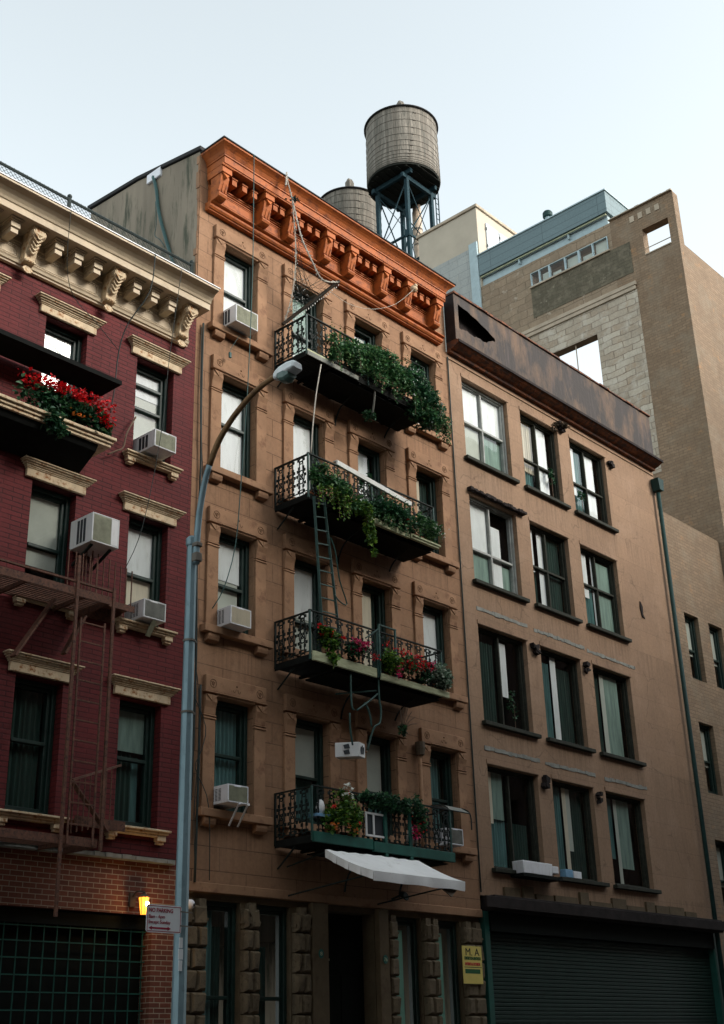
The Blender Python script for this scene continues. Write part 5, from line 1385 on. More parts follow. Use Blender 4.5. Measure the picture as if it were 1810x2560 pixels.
def tips(parent, mat, pts, n, size):
    m = MB()
    for _ in range(n):
        p = Vector(random.choice(pts)) + Vector((rnd(-.25, .25), rnd(-.1, .05), 0)); d = Vector((rnd(-.4, .4), rnd(-.3, .1), 1)).normalized()
        for k in range(6): leaf(m, p + d * (.035 * k) + Vector((rnd(-.02, .02), rnd(-.02, .02), 0)), size * (1 - .1 * k) * rnd(.8, 1.3), -.4)
    m.build('shoot_tips', mat, parent)
# top balcony: one long ivy and the bushy end by the right window
iv = plant('ivy', 'dense ivy spilling along the front rail of the topmost balcony', 'ivy', (16.4, -.9, 14.1),
      [((15.75, -.92, 14.50), (.36, .16, .22), 1.2), ((16.2, -.95, 14.50), (.38, .18, .30), 1.6), ((16.7, -.95, 14.55), (.42, .2, .34), 1.9), ((17.2, -.95, 14.62), (.42, .2, .36), 2.0), ((17.55, -.95, 14.40), (.34, .2, .34), 1.4),
       ((16.9, -.9, 14.85), (.25, .15, .14), .5), ((15.45, -.92, 14.28), (.14, .1, .14), .3)], 5200, .062, 'leaf_ivy', hang=.5,
      box=(15.6, 17.7, -.86, -.64, 14.02, 14.22, 'wood_dark'), stems=[[(16.0 + .4 * k, -.8, 14.1), (16.0 + .4 * k, -.9, 14.4), (16.1 + .4 * k, -1.0, 14.5)] for k in range(4)])
iv2 = plant('ivy', 'darker ivy clump hanging over the right end of the topmost balcony', 'ivy', (18.3, -.8, 13.9),
      [((18.0, -.92, 14.62), (.36, .2, .34), 1.6), ((18.35, -.92, 14.34), (.34, .22, .40), 2.0), ((18.68, -.85, 14.10), (.30, .24, .42), 2.0), ((18.45, -.9, 13.86), (.30, .22, .24), 1.1), ((18.05, -.9, 13.95), (.22, .16, .28), .7),
       ((18.82, -.85, 14.5), (.06, .06, .22), .22)], 4300, .062, 'leaf_dark', hang=.5,
      box=(17.8, 18.45, -.86, -.64, 14.02, 14.22, 'wood_dark'), flowers=[('leaf_pale', [(17.9 + .12 * k, -1.02, 14.85 - .06 * k) for k in range(8)], 7, .08, .05)])
strands(iv, 'leaf_ivy', [(15.6 + .2 * k, -.98, 14.42 - .02 * (k % 3)) for k in range(11)], .55, 26, .055)
tips(iv, 'leaf_lime', [(15.5 + .2 * k, -.95, 14.62 + .14 * sin(k)) for k in range(11)], 30, .05)
strands(iv2, 'leaf_ivy', [(18.0, -.95, 14.2), (18.4, -1.0, 14.1), (18.7, -1.0, 13.9), (18.85, -.95, 14.1)], .6, 26, .055)
tips(iv2, 'leaf_ivy', [(17.9, -.95, 14.9), (18.3, -.95, 14.66), (18.75, -.9, 14.45)], 18, .05)
plant('root_clump', 'dark clump of roots hanging from the wall beneath the topmost balcony', 'plant', (16.95, -.5, 13.3),
      [((16.92, -.62, 13.52), (.12, .1, .12), 1)], 260, .045, 'leaf_dark')
# second balcony
tv = plant('trailing_plant', 'bushy vine at the left end of the plank railed balcony', 'plant', (15.3, -.9, 11.1),
      [((15.15, -.95, 11.48), (.24, .16, .22), 1.3), ((15.55, -.95, 11.38), (.32, .17, .26), 1.7), ((15.95, -.97, 11.20), (.34, .16, .20), 1.2)], 1900, .062, 'leaf_ivy', hang=.3,
      box=(15.0, 16.0, -.86, -.66, 11.0, 11.18, 'terracotta'))
strands(tv, 'leaf_lime', [(15.2 + .2 * k, -1.0, 11.25) for k in range(6)], .5, 16, .055)
tips(tv, 'leaf_ivy', [(15.1 + .2 * k, -.95, 11.6 - .05 * k) for k in range(6)], 16, .06)
plant('trailing_plant', 'leafy vine with a long tail hanging far below the plank railed balcony', 'plant', (16.3, -.95, 11.0),
      [((16.2, -.98, 11.12), (.26, .13, .16), 1.0), ((16.36, -1.0, 10.88), (.14, .09, .22), .8), ((16.44, -1.0, 10.58), (.11, .07, .24), .6), ((16.50, -1.0, 10.32), (.06, .05, .14), .2)], 1100, .055, 'leaf_lime', hang=1.0,
      stems=[[(16.2, -.98, 11.1), (16.38, -1.0, 10.8), (16.50, -1.0, 10.25)]])
pd = plant('potted_plant', 'dark bushy plants crowding the middle of the plank railed balcony', 'plant', (17.0, -.9, 11.0),
      [((16.7, -.94, 11.34), (.3, .17, .22), 1), ((17.1, -.95, 11.28), (.32, .18, .22), 1.2), ((17.5, -.95, 11.24), (.28, .18, .2), 1)], 2300, .06, 'leaf_dark', hang=.2,
      box=(16.4, 17.7, -.88, -.66, 11.0, 11.16, 'wood_dark'), flowers=[('petal_red', [(17.42, -1.08, 11.22), (17.43, -1.09, 11.16)], 7, .018, .04)])
strands(pd, 'leaf_ivy', [(16.6 + .2 * k, -1.02, 11.2) for k in range(6)], .35, 12, .05)
tips(pd, 'leaf_ivy', [(16.6 + .2 * k, -.95, 11.5) for k in range(6)], 22, .06)
plant('potted_plant', 'pale flowering bush at the right end of the plank railed balcony', 'plant', (18.2, -.9, 11.0),
      [((17.85, -.95, 11.30), (.22, .17, .2), 1), ((18.2, -.95, 11.28), (.24, .18, .22), 1.3), ((18.45, -.93, 11.26), (.18, .17, .22), 1)], 1300, .05, 'leaf_ivy', hang=-.2,
      box=(17.8, 18.5, -.9, -.7, 11.0, 11.12, 'terracotta'), flowers=[('petal_white', [(18.25 + .06 * k, -1.04, 11.22 + .05 * (k % 4)) for k in range(6)], 9, .07, .035)])
plant('tall_stems', 'tall thin leafy stems rising above the plank rail in front of a white blind', 'plant', (16.9, -.6, 11.0),
      [((16.62, -.6, 11.86), (.05, .05, .20), 1), ((16.88, -.6, 11.94), (.06, .05, .24), 1), ((16.75, -.6, 11.72), (.2, .08, .06), .6), ((17.1, -.6, 11.70), (.2, .08, .08), .8), ((17.35, -.6, 11.64), (.14, .08, .1), .6)], 330, .06, 'leaf_dark',
      stems=[[(x, -.6, 11.1), (x + .02, -.6, 11.6), (x - .02, -.6, 12.1)] for x in (16.62, 16.88)] + [[(17.1, -.6, 11.1), (17.2, -.62, 11.6), (17.48, -.62, 11.78)]])
# third balcony: flower pots, each a thing
FG = 'flower pots on the third balcony'
plant('flower_pot', 'lime green pot plant with small red blooms left of the pink flower mound', 'flower pot', (15.4, -.8, 8.0),
      [((15.36, -.9, 8.36), (.24, .15, .18), 1), ((15.2, -.9, 8.48), (.12, .1, .1), .3)], 700, .06, 'leaf_lime', FG, pots=[(15.36, -.78, 7.93)],
      flowers=[('petal_red', [(15.04, -.93, 8.56), (15.16, -.93, 8.54), (15.10, -.95, 8.40), (15.62, -.95, 8.44), (15.3, -.98, 8.42)], 12, .03, .05)])
plant('flower_pot', 'yellowish leaves drooping over the plank edge of the flower pot balcony', 'flower pot', (15.42, -.95, 8.0),
      [((15.38, -.97, 8.06), (.10, .06, .12), 1)], 60, .10, 'leaf_lime', FG, hang=.8, pots=[(15.5, -.75, 7.93, .08, .15)])
plant('flower_pot', 'round mound of hot pink flowers on the flower pot balcony', 'flower pot', (16.0, -.8, 8.0),
      [((16.02, -.92, 8.28), (.26, .16, .18), 1)], 500, .055, 'leaf_dark', FG, pots=[(16.02, -.78, 7.93)],
      flowers=[('petal_pink', [(16.02 + rnd(-.2, .2), -1.02 + rnd(-.05, .06), 8.36 + rnd(-.12, .12)) for k in range(22)], 12, .03, .04), ('petal_red', [(16.4, -1.0, 8.26), (16.44, -1.0, 8.22)], 10, .03, .045)])
plant('flower_pot', 'green bush with drooping red blooms right of the balcony gate', 'flower pot', (16.95, -.8, 8.0),
      [((16.9, -.93, 8.28), (.24, .16, .22), 1)], 800, .055, 'leaf_lime', FG, pots=[(16.9, -.78, 7.93)],
      flowers=[('petal_pink', [(17.02 + rnd(-.05, .08), -1.06, 8.08 + rnd(-.1, .08)) for k in range(8)], 9, .025, .04), ('petal_red', [(16.82, -.98, 8.58), (17.05, -.98, 8.52)], 8, .03, .045)])
plant('flower_pot', 'spreading scarlet geranium with leggy stems on the flower pot balcony', 'flower pot', (17.4, -.8, 8.0),
      [((17.35, -.94, 8.28), (.28, .17, .18), 1)], 420, .05, 'leaf_ivy', FG, pots=[(17.35, -.78, 7.93)],
      flowers=[('petal_red', [(17.32 + rnd(-.26, .26), -1.05 + rnd(-.04, .05), 8.36 + rnd(-.16, .14)) for k in range(18)], 10, .03, .045)])
plant('flower_pot', 'crimson and pink flowers beside the pale bush on the flower pot balcony', 'flower pot', (17.8, -.8, 8.0),
      [((17.85, -.94, 8.22), (.22, .16, .18), 1)], 420, .05, 'leaf_dark', FG, pots=[(17.85, -.78, 7.93)],
      flowers=[('petal_red', [(17.82 + rnd(-.18, .18), -1.06, 8.34 + rnd(-.08, .1)) for k in range(9)], 10, .03, .045), ('petal_pink', [(17.95 + rnd(-.12, .12), -1.06, 8.38 + rnd(-.08, .08)) for k in range(5)], 9, .03, .04)])
plant('flower_pot', 'pale variegated bush at the right end of the flower pot balcony', 'flower pot', (18.4, -.8, 8.0),
      [((18.38, -.93, 8.28), (.26, .17, .25), 1)], 1100, .06, 'leaf_pale', FG, pots=[(18.38, -.78, 7.93)])
plant('spiky_plant', 'dark spiky plant hanging below the right part of the flower pot balcony', 'plant', (17.5, -.6, 7.3),
      [((17.45, -.7, 7.12), (.1, .08, .1), 1)], 110, .06, 'leaf_dark',
      stems=[[(17.45, -.7, 7.1), (17.45 + .16 * cos(a), -.78, 7.2 + .16 * sin(a)), (17.45 + .3 * cos(a), -.82, 7.2 + .32 * sin(a))] for a in (.2, .6, 1.0, 1.4, 1.8, 2.2)])
# lowest balcony
plant('potted_shrub', 'flowering green shrub with white and orange blooms on the lowest balcony', 'plant', (15.5, -.8, 4.95),
      [((15.5, -.93, 5.44), (.26, .16, .28), 1.4), ((15.75, -.93, 5.30), (.22, .15, .26), 1), ((15.3, -.92, 5.2), (.2, .12, .16), .6)], 1900, .055, 'leaf_lime',
      pots=[(15.45, -.75, 4.87, .14, .24), (15.8, -.75, 4.87, .12, .2)],
      flowers=[('petal_white', [(15.50, -1.06, 5.78), (15.58, -1.06, 5.80), (15.66, -1.06, 5.74), (15.49, -1.06, 5.64), (15.64, -1.06, 5.62)], 7, .022, .06), ('petal_orange', [(15.22, -1.02, 5.12), (15.28, -1.02, 5.10), (15.78, -1.02, 5.08), (15.62, -1.02, 5.14)], 9, .03, .04), ('petal_red', [(15.28, -1.02, 5.42), (15.86, -1.02, 5.20), (15.58, -1.06, 5.70)], 9, .025, .04)])
plant('leafy_canopy', 'dark green leafy canopy climbing over a frame on the lowest balcony', 'plant', (16.7, -.8, 4.95),
      [((16.2, -.92, 5.66), (.24, .16, .13), 1), ((16.65, -.92, 5.68), (.30, .18, .15), 1.4), ((17.05, -.92, 5.64), (.24, .16, .14), 1), ((17.45, -.92, 5.66), (.20, .15, .20), 1), ((17.55, -.9, 5.42), (.13, .12, .24), .7)], 2700, .058, 'leaf_dark', hang=.2,
      stems=[[(17.5, -.85, 4.9), (17.5, -.85, 5.2), (17.52, -.9, 5.5)], [(16.3, -.85, 4.9), (16.25, -.85, 5.3), (16.2, -.9, 5.6)]])
plant('hanging_basket', 'drooping stems of red flowers below the leafy canopy on the lowest balcony', 'plant', (17.5, -.9, 5.1),
      [((17.42, -.95, 5.24), (.08, .08, .14), 1)], 60, .05, 'leaf_ivy', pots=[(17.45, -.75, 4.87, .10, .18)],
      flowers=[('petal_pink', [(17.38 + rnd(-.06, .12), -1.0, 5.16 + rnd(-.12, .16)) for k in range(10)], 9, .025, .04), ('petal_red', [(17.5 + rnd(-.08, .1), -1.0, 5.30 + rnd(-.12, .1)) for k in range(5)], 8, .022, .04)])
# flower box on the red building
t = plant('flower_box', 'cream flower box crowded with bright red flowers on the red brick front', 'flower box', (10.1, -.35, 10.5),
      [((9.3, -.5, 11.05), (.42, .2, .26), 1.2), ((9.85, -.5, 11.05), (.42, .2, .28), 1.6), ((10.3, -.5, 11.0), (.36, .2, .28), 1.4), ((9.6, -.68, 10.7), (.22, .1, .26), .7), ((10.5, -.5, 10.92), (.18, .18, .2), .6)], 2600, .075, 'leaf_dark', hang=.3,
      flowers=[('petal_red', [(rnd(9.0, 10.62), -.62 + rnd(-.12, .1), 11.24 + rnd(-.07, .1)) for k in range(75)], 7, .05, .062), ('petal_red', [(rnd(10.3, 10.62), -.68, rnd(10.9, 11.2)) for k in range(14)], 6, .03, .06), ('petal_orange', [(rnd(9.7, 10.3), -.72, rnd(10.86, 11.02)) for k in range(5)], 3, .02, .06)])
m = MB()
for k, (y, w) in enumerate(((.62, 0), (.65, .03), (.69, .06))): m.box(8.2, 10.66 + w, -y, -.02, 10.60 + .055 * k, 10.652 + .055 * k)
m.build('planter', 'cream_stained', t, bevel=.006)
m = MB(); m.prism([(-.58, 10.598), (-.02, 10.598), (-.02, 10.24), (-.08, 10.24), (-.52, 10.5)], (8.25, 0, 0), (0, 1, 0), (0, 0, 1), (2.2, 0, 0)); m.build('bracket', 'black_board', t)
t = thing('plant_shelf', 'black board shelf jutting out above the red flowers', 'shelf', (9.7, -.3, 11.8))
m = MB(); m.box(8.3, 10.80, -.62, -.05, 11.80, 11.85); m.box(8.3, 10.8, -.63, -.621, 11.79, 11.87); m.build('board', 'black_board', t)
m = MB(); m.box(9.98, 10.1, -.10, -.02, 11.0, 11.79); m.box(10.5, 10.55, -.14, -.02, 11.2, 11.79); m.build('support', 'door_black', t)
cable('bare twisted branch on the red brick wall left of the upper air conditioner', [(10.98, -.10, 10.78), (11.12, -.12, 10.88), (11.25, -.14, 10.98), (11.30, -.14, 11.25), (11.42, -.12, 11.5), (11.52, -.08, 11.68)], .016, 'bark', 'branch', 'dry_branch')

# things left on the lowest balcony and in the windows
t = thing('picture_frame', 'white window sash leaning on the front of the lowest balcony', 'frame', (16.4, -.9, 5.05))
m = MB()
for a, b, c, d in ((16.13, 16.17, 5.08, 5.42), (16.13, 16.68, 5.421, 5.455), (16.13, 16.68, 5.045, 5.079), (16.32, 16.36, 5.08, 5.42)): m.box(a, b, -.93, -.905, c, d)
m.build('frame', 'ac_white', t, bevel=.004)
m = MB(); m.box(16.17, 16.66, -.90, -.89, 5.06, 5.44); m.build('backing', 'ac_dark', t)
t = thing('watering_can', 'white plastic jug standing by the left corner of the lowest balcony', 'jug', (15.1, -.75, 5.2))
m = MB(); m.lathe([(.07, 0), (.08, .12), (.06, .2), (.03, .24)], (15.10, -.85, 5.30), 12); m.build('jug', 'ac_white', t, smooth=True)
m = MB(); m.box(14.93, 15.25, -.95, -.75, 5.25, 5.295); m.build('tray', 'blue_plastic', t)
t = thing('parasol', 'closed red and white parasol standing on the lowest balcony near the drainpipe', 'parasol', (17.75, -.6, 4.95))
m = MB(); m.lathe([(.02, 0), (.02, .1), (.09, .16), (.10, .35), (.04, .6), (.015, .72)], (17.72, -.6, 4.87), 10); m.build('canopy', 'plank_white', t, smooth=True)
m = MB(); m.lathe([(.05, 0), (.09, .05), (.08, .12), (.02, .16)], (17.72, -.62, 5.44), 10); m.build('cap', 'petal_red', t, smooth=True)
t = thing('drainpipe', 'brown drainpipe running down beside the lowest right brownstone window', 'drainpipe', (18.7, -.08, 5.0))
m = MB(); m.tube([(18.66, -.10, 6.95), (18.66, -.10, 4.7)], .038, 8); m.build('pipe', 'stone_trim', t, smooth=True)
m = MB(); m.lathe([(.08, 0), (.10, .12), (.10, .25)], (18.66, -.12, 6.93), 10); m.build('hopper', 'wood_dark', t)
t = thing('window_canopy', 'small dark metal canopy frame bent over the lowest right window', 'canopy', (19.2, -.3, 5.6))
m = MB()
for x in (18.98, 19.62): m.tube(smooth_path([(x, 0, 6.0), (x, -.3, 5.98), (x, -.5, 5.86), (x, -.52, 5.55)], 3), .014, 5)
m.tube([(18.98, -.5, 5.86), (19.62, -.5, 5.86)], .012, 5); m.build('frame', 'iron', t)
m = MB(); m.prism([(0, 6.01), (-.3, 5.99), (-.5, 5.87), (-.5, 5.855), (-.3, 5.975), (0, 5.995)], (18.97, 0, 0), (0, 1, 0), (0, 0, 1), (.66, 0, 0)); m.build('cover', 'cement_patch', t)
t = thing('sill_tray', 'white plastic trough standing outside the lowest left window of the salmon building', 'tray', (22.0, -.2, 5.0))
m = MB(); planter_box(m, 21.55, 22.60, -.30, -.02, 4.93, 5.18); m.box(22.62, 22.85, -.28, -.05, 5.0, 5.15); m.build('trough', 'ac_white', t, bevel=.01)
m = MB(); m.box(21.5, 22.9, -.33, -.004, 4.86, 4.925); m.build('shelf', 'door_black', t)
t = thing('storage_box', 'blue and white plastic boxes on the lowest middle sill of the salmon building', 'box', (23.7, -.08, 5.0))
m = MB(); m.box(23.38, 23.66, -.10, .1, 5.002, 5.17); m.build('box', 'blue_plastic', t, bevel=.008)
m = MB(); m.box(23.68, 23.98, -.11, .1, 5.002, 5.15); m.build('box', 'ac_white', t, bevel=.008)
for i, (x, z, s) in enumerate(((24.6, 14.9, .10), (25.95, 14.8, .09), (22.2, 8.6, .16))):
    plant('window_plant', ['small dark pot plant in the top middle window of the salmon building', 'wiry pot plant in the top right window of the salmon building', 'spiky leafy plant behind the second-lowest left window of the salmon building'][i], 'plant', (x, .1, z - .5), [((x, .08, z), (s * 1.3, .05, s * 2), 1)], 90, .06, 'leaf_dark', stems=[[(x, .08, z - .6), (x, .08, z)]])
t = tag(MB().build('wall_rag', 'dark_sheet', None), 'dark rag of cloth stuck to the bare right part of the salmon facade', 'rag')
bpy.data.objects.remove(t)
m = MB(); m.prism([(0, .25), (.10, .12), (.08, -.1), (.16, -.2), (.02, -.16), (-.03, .1)], (28.15, -.03, 12.15), (1, 0, 0), (0, 0, 1), (0, .026, 0)); tag(m.build('wall_rag', 'dark_sheet', None), 'dark rag of cloth stuck to the bare right part of the salmon facade', 'rag')
m = MB(); leaves(m, [((25.05, -.1, 16.45), (.16, .08, .10), 1), ((25.22, -.12, 16.52), (.1, .06, .06), .5), ((24.8, -.02, 16.35), (.14, .04, .14), .7)], 240, .06, .3); tag(m.build('bird_nest', 'wood_dark', None), 'ragged dark nest at the corner of the top middle window of the salmon building', 'nest')

# ================================================================== fire escape on the red building
t = thing('fire_escape', 'rusty iron fire escape with a vertical ladder on the red brick front', 'fire escape', (10.2, -.5, 4.3))
def rail_set(zf, zr, xr, bars=True):
    m = MB(); m.box(5.0, xr, -.9, -.875, zf - .10, zf + .02); m.box(xr - .02, xr, -.874, -.005, zf - .10, zf + .02)
    y = -.85
    while y < -.05: m.box(5.0, xr - .03, y, y + .035, zf - .012, zf); y += .065
    for x in (6.5, 8, 9.2, 10.2, 11.2):
        if x < xr: m.box(x, x + .04, -.874, -.005, zf - .07, zf - .013)
    return m
m = rail_set(7.98, 8.7, 10.62); m.box(10.62, 11.5, -.03, -.005, 7.96, 8.22); m.box(10.621, 11.5, -.33, -.31, 8.1, 8.2); m.box(10.621, 11.48, -.309, -.031, 8.16, 8.17); m.build('platform', 'rust_iron', t)
m = MB(); m.box(5, 10.67, -.91, -.87, 8.08, 8.11); m.build('rail', 'rust_iron', t)
m = MB()
for k in range(9): m.box(10.55 + .11 * k, 10.565 + .11 * k, -.31, -.295, 8.2, 8.95 - .02 * k)
for k in range(5): m.box(10.1 + .13 * k, 10.115 + .13 * k, -.5, -.485, 8.0, 8.75)
m.build('baluster', 'rust_iron', t)
for x, z0, z1 in ((10.01, 3.4, 8.5), (10.665, 4.3, 8.15)):
    m = MB(); m.box(x - .022, x + .022, -.93, -.895, z0, z1); m.build('post', 'rust_iron', t)
for x in (10.11, 10.53):
    m = MB(); m.box(x - .014, x + .014, -.92, -.90, 4.35, 7.56); m.build('ladder_rail', 'rust_iron', t)
for k in range(11):
    z = 4.62 + .288 * k; m = MB(); m.box(10.125, 10.515, -.915, -.90, z - .01, z + .01); m.build('rung', 'rust_iron', t)
m = MB(); m.bar((9.9, -.5, 7.9), (9.3, -.5, 6.9), .14, .03); m.bar((10.62, -.25, 7.86), (10.3, -.25, 7.2), .12, .04); m.build('stair_string', 'rust_iron', t)
m = rail_set(4.44, 5.2, 10.62); m.box(10.62, 11.5, -.35, -.33, 4.72, 4.86); m.box(10.621, 11.5, -.329, -.01, 4.80, 4.82); m.build('platform', 'rust_iron', t)
m = MB(); m.bar((10.16, -.88, 5.22), (11.6, -.04, 5.76), .03, .03)
for k in range(8): f = k / 8; m.bar((10.2 + 1.3 * f, -.86 + .78 * f, 5.24 + .5 * f), (10.2 + 1.3 * f, -.86 + .78 * f, 4.5 + .36 * f), .014, .014)
m.bar((10.4, -.55, 5.26), (11.1, -.45, 4.66), .09, .02); m.build('baluster', 'rust_iron', t)

# ================================================================== wall lantern (lit), camera, poster
t = thing('wall_lantern', 'lit amber wall lantern on the lower brick wall beside the lamp pole', 'lantern', (12.0, -.2, 3.7))
m = MB(); m.box(11.90, 12.0, -.03, 0.003, 3.72, 3.92); m.tube(smooth_path([(11.95, -.02, 3.86), (11.96, -.10, 3.93), (12.0, -.2, 3.92), (12.0, -.22, 3.88)], 3), .012, 6); m.lathe([(.03, 0), (.075, -.035), (.085, -.05)], (12.0, -.22, 3.89), 8); m.sphere((12.0, -.22, 3.91), .022, 5); m.build('bracket', 'wood_dark', t)
m = MB(); m.lathe([(.045, 3.60), (.078, 3.835)], (12.0, -.22, 0), 8)
gm, gnt, gb = nm('amber_glass'); gb.inputs['Base Color'].default_value = (.9, .45, .08, 1); gb.inputs['Transmission Weight'].default_value = .6; gb.inputs['Roughness'].default_value = .4
gb.inputs['Emission Color'].default_value = (1, .36, .04, 1); gb.inputs['Emission Strength'].default_value = .55
m.build('lamp_glass', gm, t)
em, ent, eb = nm('bulb'); eb.inputs['Emission Color'].default_value = (1, .72, .3, 1); eb.inputs['Emission Strength'].default_value = 14
m = MB(); m.sphere((12.0, -.305, 3.74), .028, 6, 1.3); m.build('bulb', em, t, smooth=True)
m = MB()
for k in range(8): a = 2 * pi * (k + .5) / 8; m.bar((12 + .047 * cos(a), -.22 + .047 * sin(a), 3.60), (12 + .08 * cos(a), -.22 + .08 * sin(a), 3.835), .006, .006)
m.build('cage', 'wood_dark', t)
pl = bpy.data.lights.new('lantern_light', 'POINT'); pl.energy = 3.0; pl.color = (1, .55, .2); pl.shadow_soft_size = .04
po_ = bpy.data.objects.new('lantern_light', pl); COL.objects.link(po_); po_.location = (0.0, -.16, 0.03); po_.parent = t
t = thing('security_camera', 'white dome security camera just right of the lamp pole', 'camera', (12.92, -.12, 3.8))
m = MB(); m.sphere((12.93, -.17, 3.80), .075, 8); m.build('dome', 'ac_white', t, smooth=True)
m = MB(); m.box(12.89, 12.97, -.13, 0.06, 3.82, 3.88); m.build('bracket', 'ac_white', t)
m = MB(); m.sphere((12.95, -.232, 3.79), .026, 6); m.build('lens', 'ac_dark', t, smooth=True)
t = thing('poster', 'yellow builder notice pinned on the pier beside the roller shutter', 'poster', (19.93, -.11, 2.85))
m = MB(); m.box(19.63, 20.22, -.115, -.105, 2.80, 3.47); m.build('board', 'yellow_sign', t)
text('lettering', 'M. A', .19, (19.73, -.1165, 3.30), 'ink', t, width=.42, bold=.0)
text('lettering', 'CONSTRUCTION & RENOVATION', .075, (19.68, -.1165, 3.225), 'ink_green', t, width=.50, bold=.003)
text('lettering', 'INTERIOR & EXTERIOR', .07, (19.70, -.1165, 3.125), 'ink_red', t, width=.46, bold=.003)
m = MB(); m.box(19.67, 20.2, -.1165, -.1151, 3.085, 3.097); m.build('rule', 'ink', t)
m = MB(); m.box(19.69, 20.15, -.1165, -.1151, 2.98, 3.06); m.build('green_band', 'ink_green', t)

# ================================================================== cables
cable('thin green cable dropping from the orange cornice past the left brownstone windows', [(13.61, -.71, 18.08), (13.60, -.72, 17), (13.59, -.72, 15.23), (13.5, -.72, 12.84), (13.38, -.70, 10.83), (13.29, -.68, 9.65), (13.12, -.60, 8.86), (13.0, -.45, 8.5)], .009, 'cable_green')
cable('bundle of black cables down the seam between the red and brown fronts', [(12.98, -.05, 14.2), (12.97, -.06, 12.6), (13.0, -.06, 11.2), (12.98, -.05, 9.6), (13.0, -.06, 8.2), (13.02, -.05, 7.3), (12.99, -.05, 5.4)], .020, 'cable_black')
cable('loose thin cable beside the cable bundle at the seam', [(12.94, -.05, 14.1), (12.93, -.09, 12.2), (13.06, -.06, 10.9), (12.95, -.09, 9.4), (12.96, -.07, 7.9), (13.08, -.06, 7.2), (13.1, -.07, 6.2), (13.06, -.05, 5.2), (13.12, -.05, 4.2)], .008)
cable('looping black wire across the lowest left pilaster of the brownstone', [(12.98, -.06, 7.1), (13.2, -.12, 6.6), (13.12, -.12, 6.2), (13.02, -.1, 5.9), (13.25, -.12, 5.5), (13.33, -.12, 5.0), (13.40, -.06, 4.2)], .008)
cable('black downpipe beside the lowest left brownstone window', [(13.12, -.06, 7.3), (13.12, -.06, 5.6), (13.10, -.06, 4.15)], .022, 'cable_black', 'pipe', 'wall_pipe')
cable('dark cable dropping from the cream cornice to the flower shelf', [(11.20, -.83, 14.46), (11.15, -.80, 13.7), (10.95, -.5, 13.1), (10.90, -.35, 12.6), (10.86, -.35, 11.9), (10.70, -.5, 11.3)], .011)
cable('thin wire crossing the cream frieze at the far left', [(9.45, -.83, 14.46), (9.6, -.6, 13.6), (9.9, -.4, 13.2), (10.4, -.35, 12.95), (10.88, -.35, 12.62)], .006)
cable('thin wire falling past the red brick windows from the cream cornice', [(11.80, -.83, 14.46), (11.74, -.75, 13.4), (11.68, -.7, 12.4), (11.62, -.68, 11.3), (11.45, -.65, 10.0), (11.30, -.6, 9.2), (11.22, -.4, 8.75)], .006)
cable('thick green cable bundle slanting down the stucco side wall', [(12.80, 1.45, 18.3), (12.80, 1.32, 17.9), (12.79, 1.2, 17.3), (12.80, .98, 16.6), (12.80, .72, 15.9), (12.80, .55, 15.4)], .038, 'cable_green', 'cable', 'cable_bundle')
cable('loose wire dangling from the bundle on the stucco side wall', [(12.79, 1.32, 17.6), (12.78, 1.25, 17.0), (12.78, 1.28, 16.75), (12.78, 1.1, 16.55), (12.79, .95, 16.3)], .008, 'cable_green')
cable('black seam cable running down the joint between the brownstone and the salmon building', [(20.44, -.03, 16.6), (20.44, -.03, 12), (20.44, -.03, 8), (20.44, -.03, 4.5)], .018, 'cable_black')
cable('pale wire sagging from the net beam to the cornice rosette', [(15.7, -.75, 15.85), (16.4, -.6, 15.95), (17.2, -.55, 16.2), (18.0, -.55, 16.7), (18.62, -.58, 17.36)], .005, 'rope', 'wire', 'sagging_wire')
cable('thin wire hanging below the top left sill with a dark weight', [(13.75, -.2, 14.2), (13.55, -.2, 13.85), (13.52, -.2, 13.75)], .005, 'cable_green', 'wire', 'weighted_wire')
m = MB(); m.box(13.49, 13.55, -.22, -.18, 13.62, 13.74); tag(m.build('wire_box', 'cable_green', None, bevel=.01), 'little dark junction box hanging below the top left brownstone sill', 'box')
m = MB(); m.box(12.79, 12.86, 1.22, 1.66, 18.22, 18.44); tag(m.build('roof_box', 'white_metal', None, bevel=.01), 'pale metal box on the stucco parapet above the green cables', 'box')

# chain link fence above the cream cornice
t = thing('chain_link_fence', 'low chain link fence on the roof edge behind the cream cornice', 'fence', (9, .1, 14.4))
m = MB(); m.tube([(4.2, .1, 15.46), (12.76, .1, 15.46)], .028, 6); m.build('top_rail', 'cable_black', t)
m = MB()
for x in (4.4, 7.2, 10.0, 12.78): m.tube([(x, .1, 14.35), (x, .1, 15.52)], .035, 6); m.sphere((x, .1, 15.53), .045, 5)
m.build('post', 'cable_black', t)
m = MB(); p = .085; x = 4.2 - 1.1
while x < 12.76:
    for s in (1, -1):
        a = (x, 14.42) if s == 1 else (x + 1.08, 14.42); b = (x + 1.08, 15.5) if s == 1 else (x, 15.5)
        pts = []
        for q_ in (a, b): pts.append(q_)
        (xa, za), (xb, zb) = pts
        def clip(xa, za, xb, zb, lo, hi):
            if xa == xb: return None
            t0, t1 = (lo - xa) / (xb - xa), (hi - xa) / (xb - xa)
            if t0 > t1: t0, t1 = t1, t0
            t0, t1 = max(0, t0), min(1, t1)
            if t1 <= t0: return None
            return (xa + (xb - xa) * t0, za + (zb - za) * t0, xa + (xb - xa) * t1, za + (zb - za) * t1)
        c_ = clip(xa, za, xb, zb, 4.2, 12.76)
        if c_: m.bar((c_[0], .1 + .004 * s, c_[1]), (c_[2], .1 + .004 * s, c_[3]), .0065, .0065)
    x += p
m.build('mesh', 'cable_black', t)

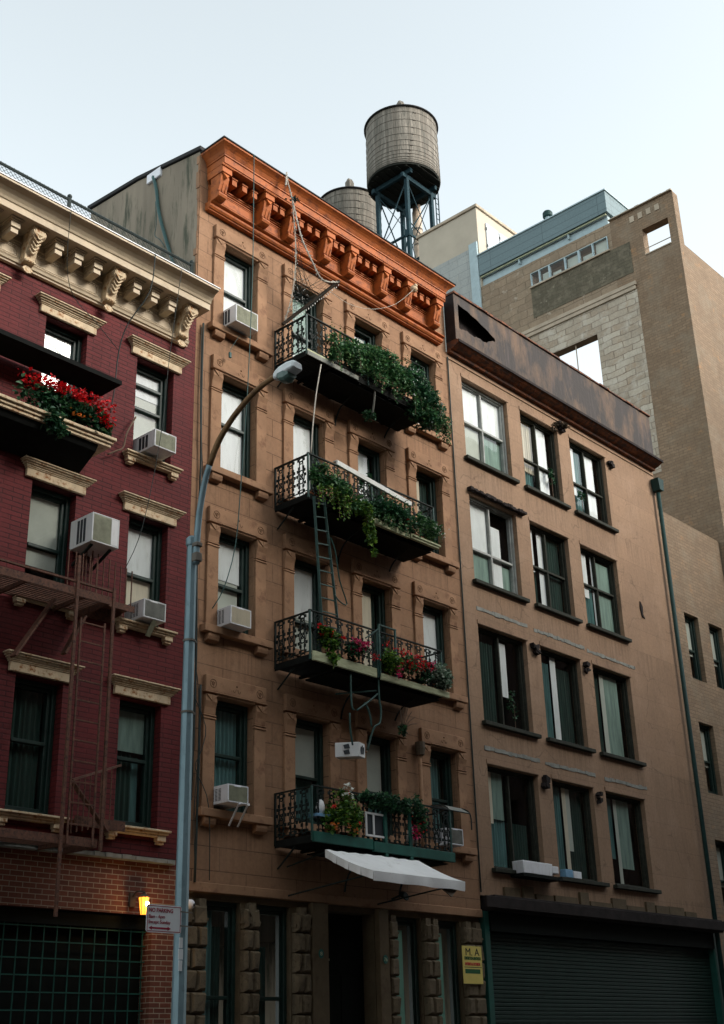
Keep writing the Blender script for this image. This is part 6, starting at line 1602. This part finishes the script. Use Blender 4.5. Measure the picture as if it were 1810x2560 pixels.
# light net with its beam
t = thing('light_net', 'torn net of fairy lights strung from the orange cornice to a slanting beam', 'net', (15.2, -.6, 15.0))
BA, BB = Vector((14.87, -.22, 14.94)), Vector((15.92, -.80, 16.18))
m = MB(); m.bar(BA, BB, .06, .06); m.build('beam', 'bark_dark', t)
top = Vector((14.48, -.74, 18.02)); gr = Vector((14.62, -.76, 17.55))
R1 = smooth_path([top, gr, (14.85, -.78, 16.75), (15.12, -.8, 16.3), (15.42, -.8, 15.98), (15.86, -.8, 16.12)], 5)
R2 = smooth_path([gr, (14.76, -.70, 16.7), (14.86, -.6, 16.1), (14.90, -.45, 15.5), (14.86, -.3, 15.0)], 5)
for P, r in ((R1, .017), (R2, .011)):
    m = MB(); m.tube(P, r, 5)
    for p in P:
        for k in range(5):
            d = Vector((random.gauss(0, 1), random.gauss(0, 1), random.gauss(0, 1))).normalized() * rnd(.02, .06); m.bar(p, Vector(p) + d, .009, .009)
    m.build('rope', 'rope', t)
m = MB(); m.tube([top + Vector((0, -.01, .12)), top, top + Vector((-.05, -.03, -.25)), top + Vector((-.03, -.03, -.05))], .02, 5); m.build('knot', 'rope', t)
m = MB(); petals(m, [gr + Vector((.06, -.02, 0))], 40, .05, .06); m.build('green_twine', 'cable_green', t)
m = MB(); bl_ = MB()
for k in range(46):
    f = k / 46
    a = R2[int(f * (len(R2) - 1))]; b = BA.lerp(BB, min(1, f * .6 + rnd(.1, .45))) if k % 2 else R1[min(len(R1) - 1, int((.25 + .75 * f) * (len(R1) - 1)))]
    mid = (Vector(a) + Vector(b)) / 2 + Vector((rnd(-.08, .08), rnd(-.05, .05), -rnd(.02, .16)))
    m.tube(smooth_path([a, mid, b], 5), .0035, 3)
    if k % 2:
        p = Vector(a).lerp(mid, rnd(0, 1)); bl_.obox(p, (.005, 0, 0), (0, .005, 0), (0, 0, .009))
for k in range(26):
    p = BA.lerp(BB, k / 26) + Vector((.02, -.02, -.05 - rnd(0, .03))); bl_.obox(p, (.007, 0, 0), (0, .006, 0), (0, 0, .014))
for k in range(40):
    p = Vector((rnd(15.05, 15.5), -.35, rnd(15.5, 15.95))); bl_.obox(p, (.004, 0, 0), (0, .004, 0), (0, 0, .007))
    if k % 3 == 0: m.tube(smooth_path([p, p + Vector((rnd(-.1, .1), .02, rnd(-.1, .1))), R2[rnd(8, 18).__int__()]], 3), .003, 3)
m.build('net', 'cable_black', t); bl_.build('bulbs', 'plank_white', t)
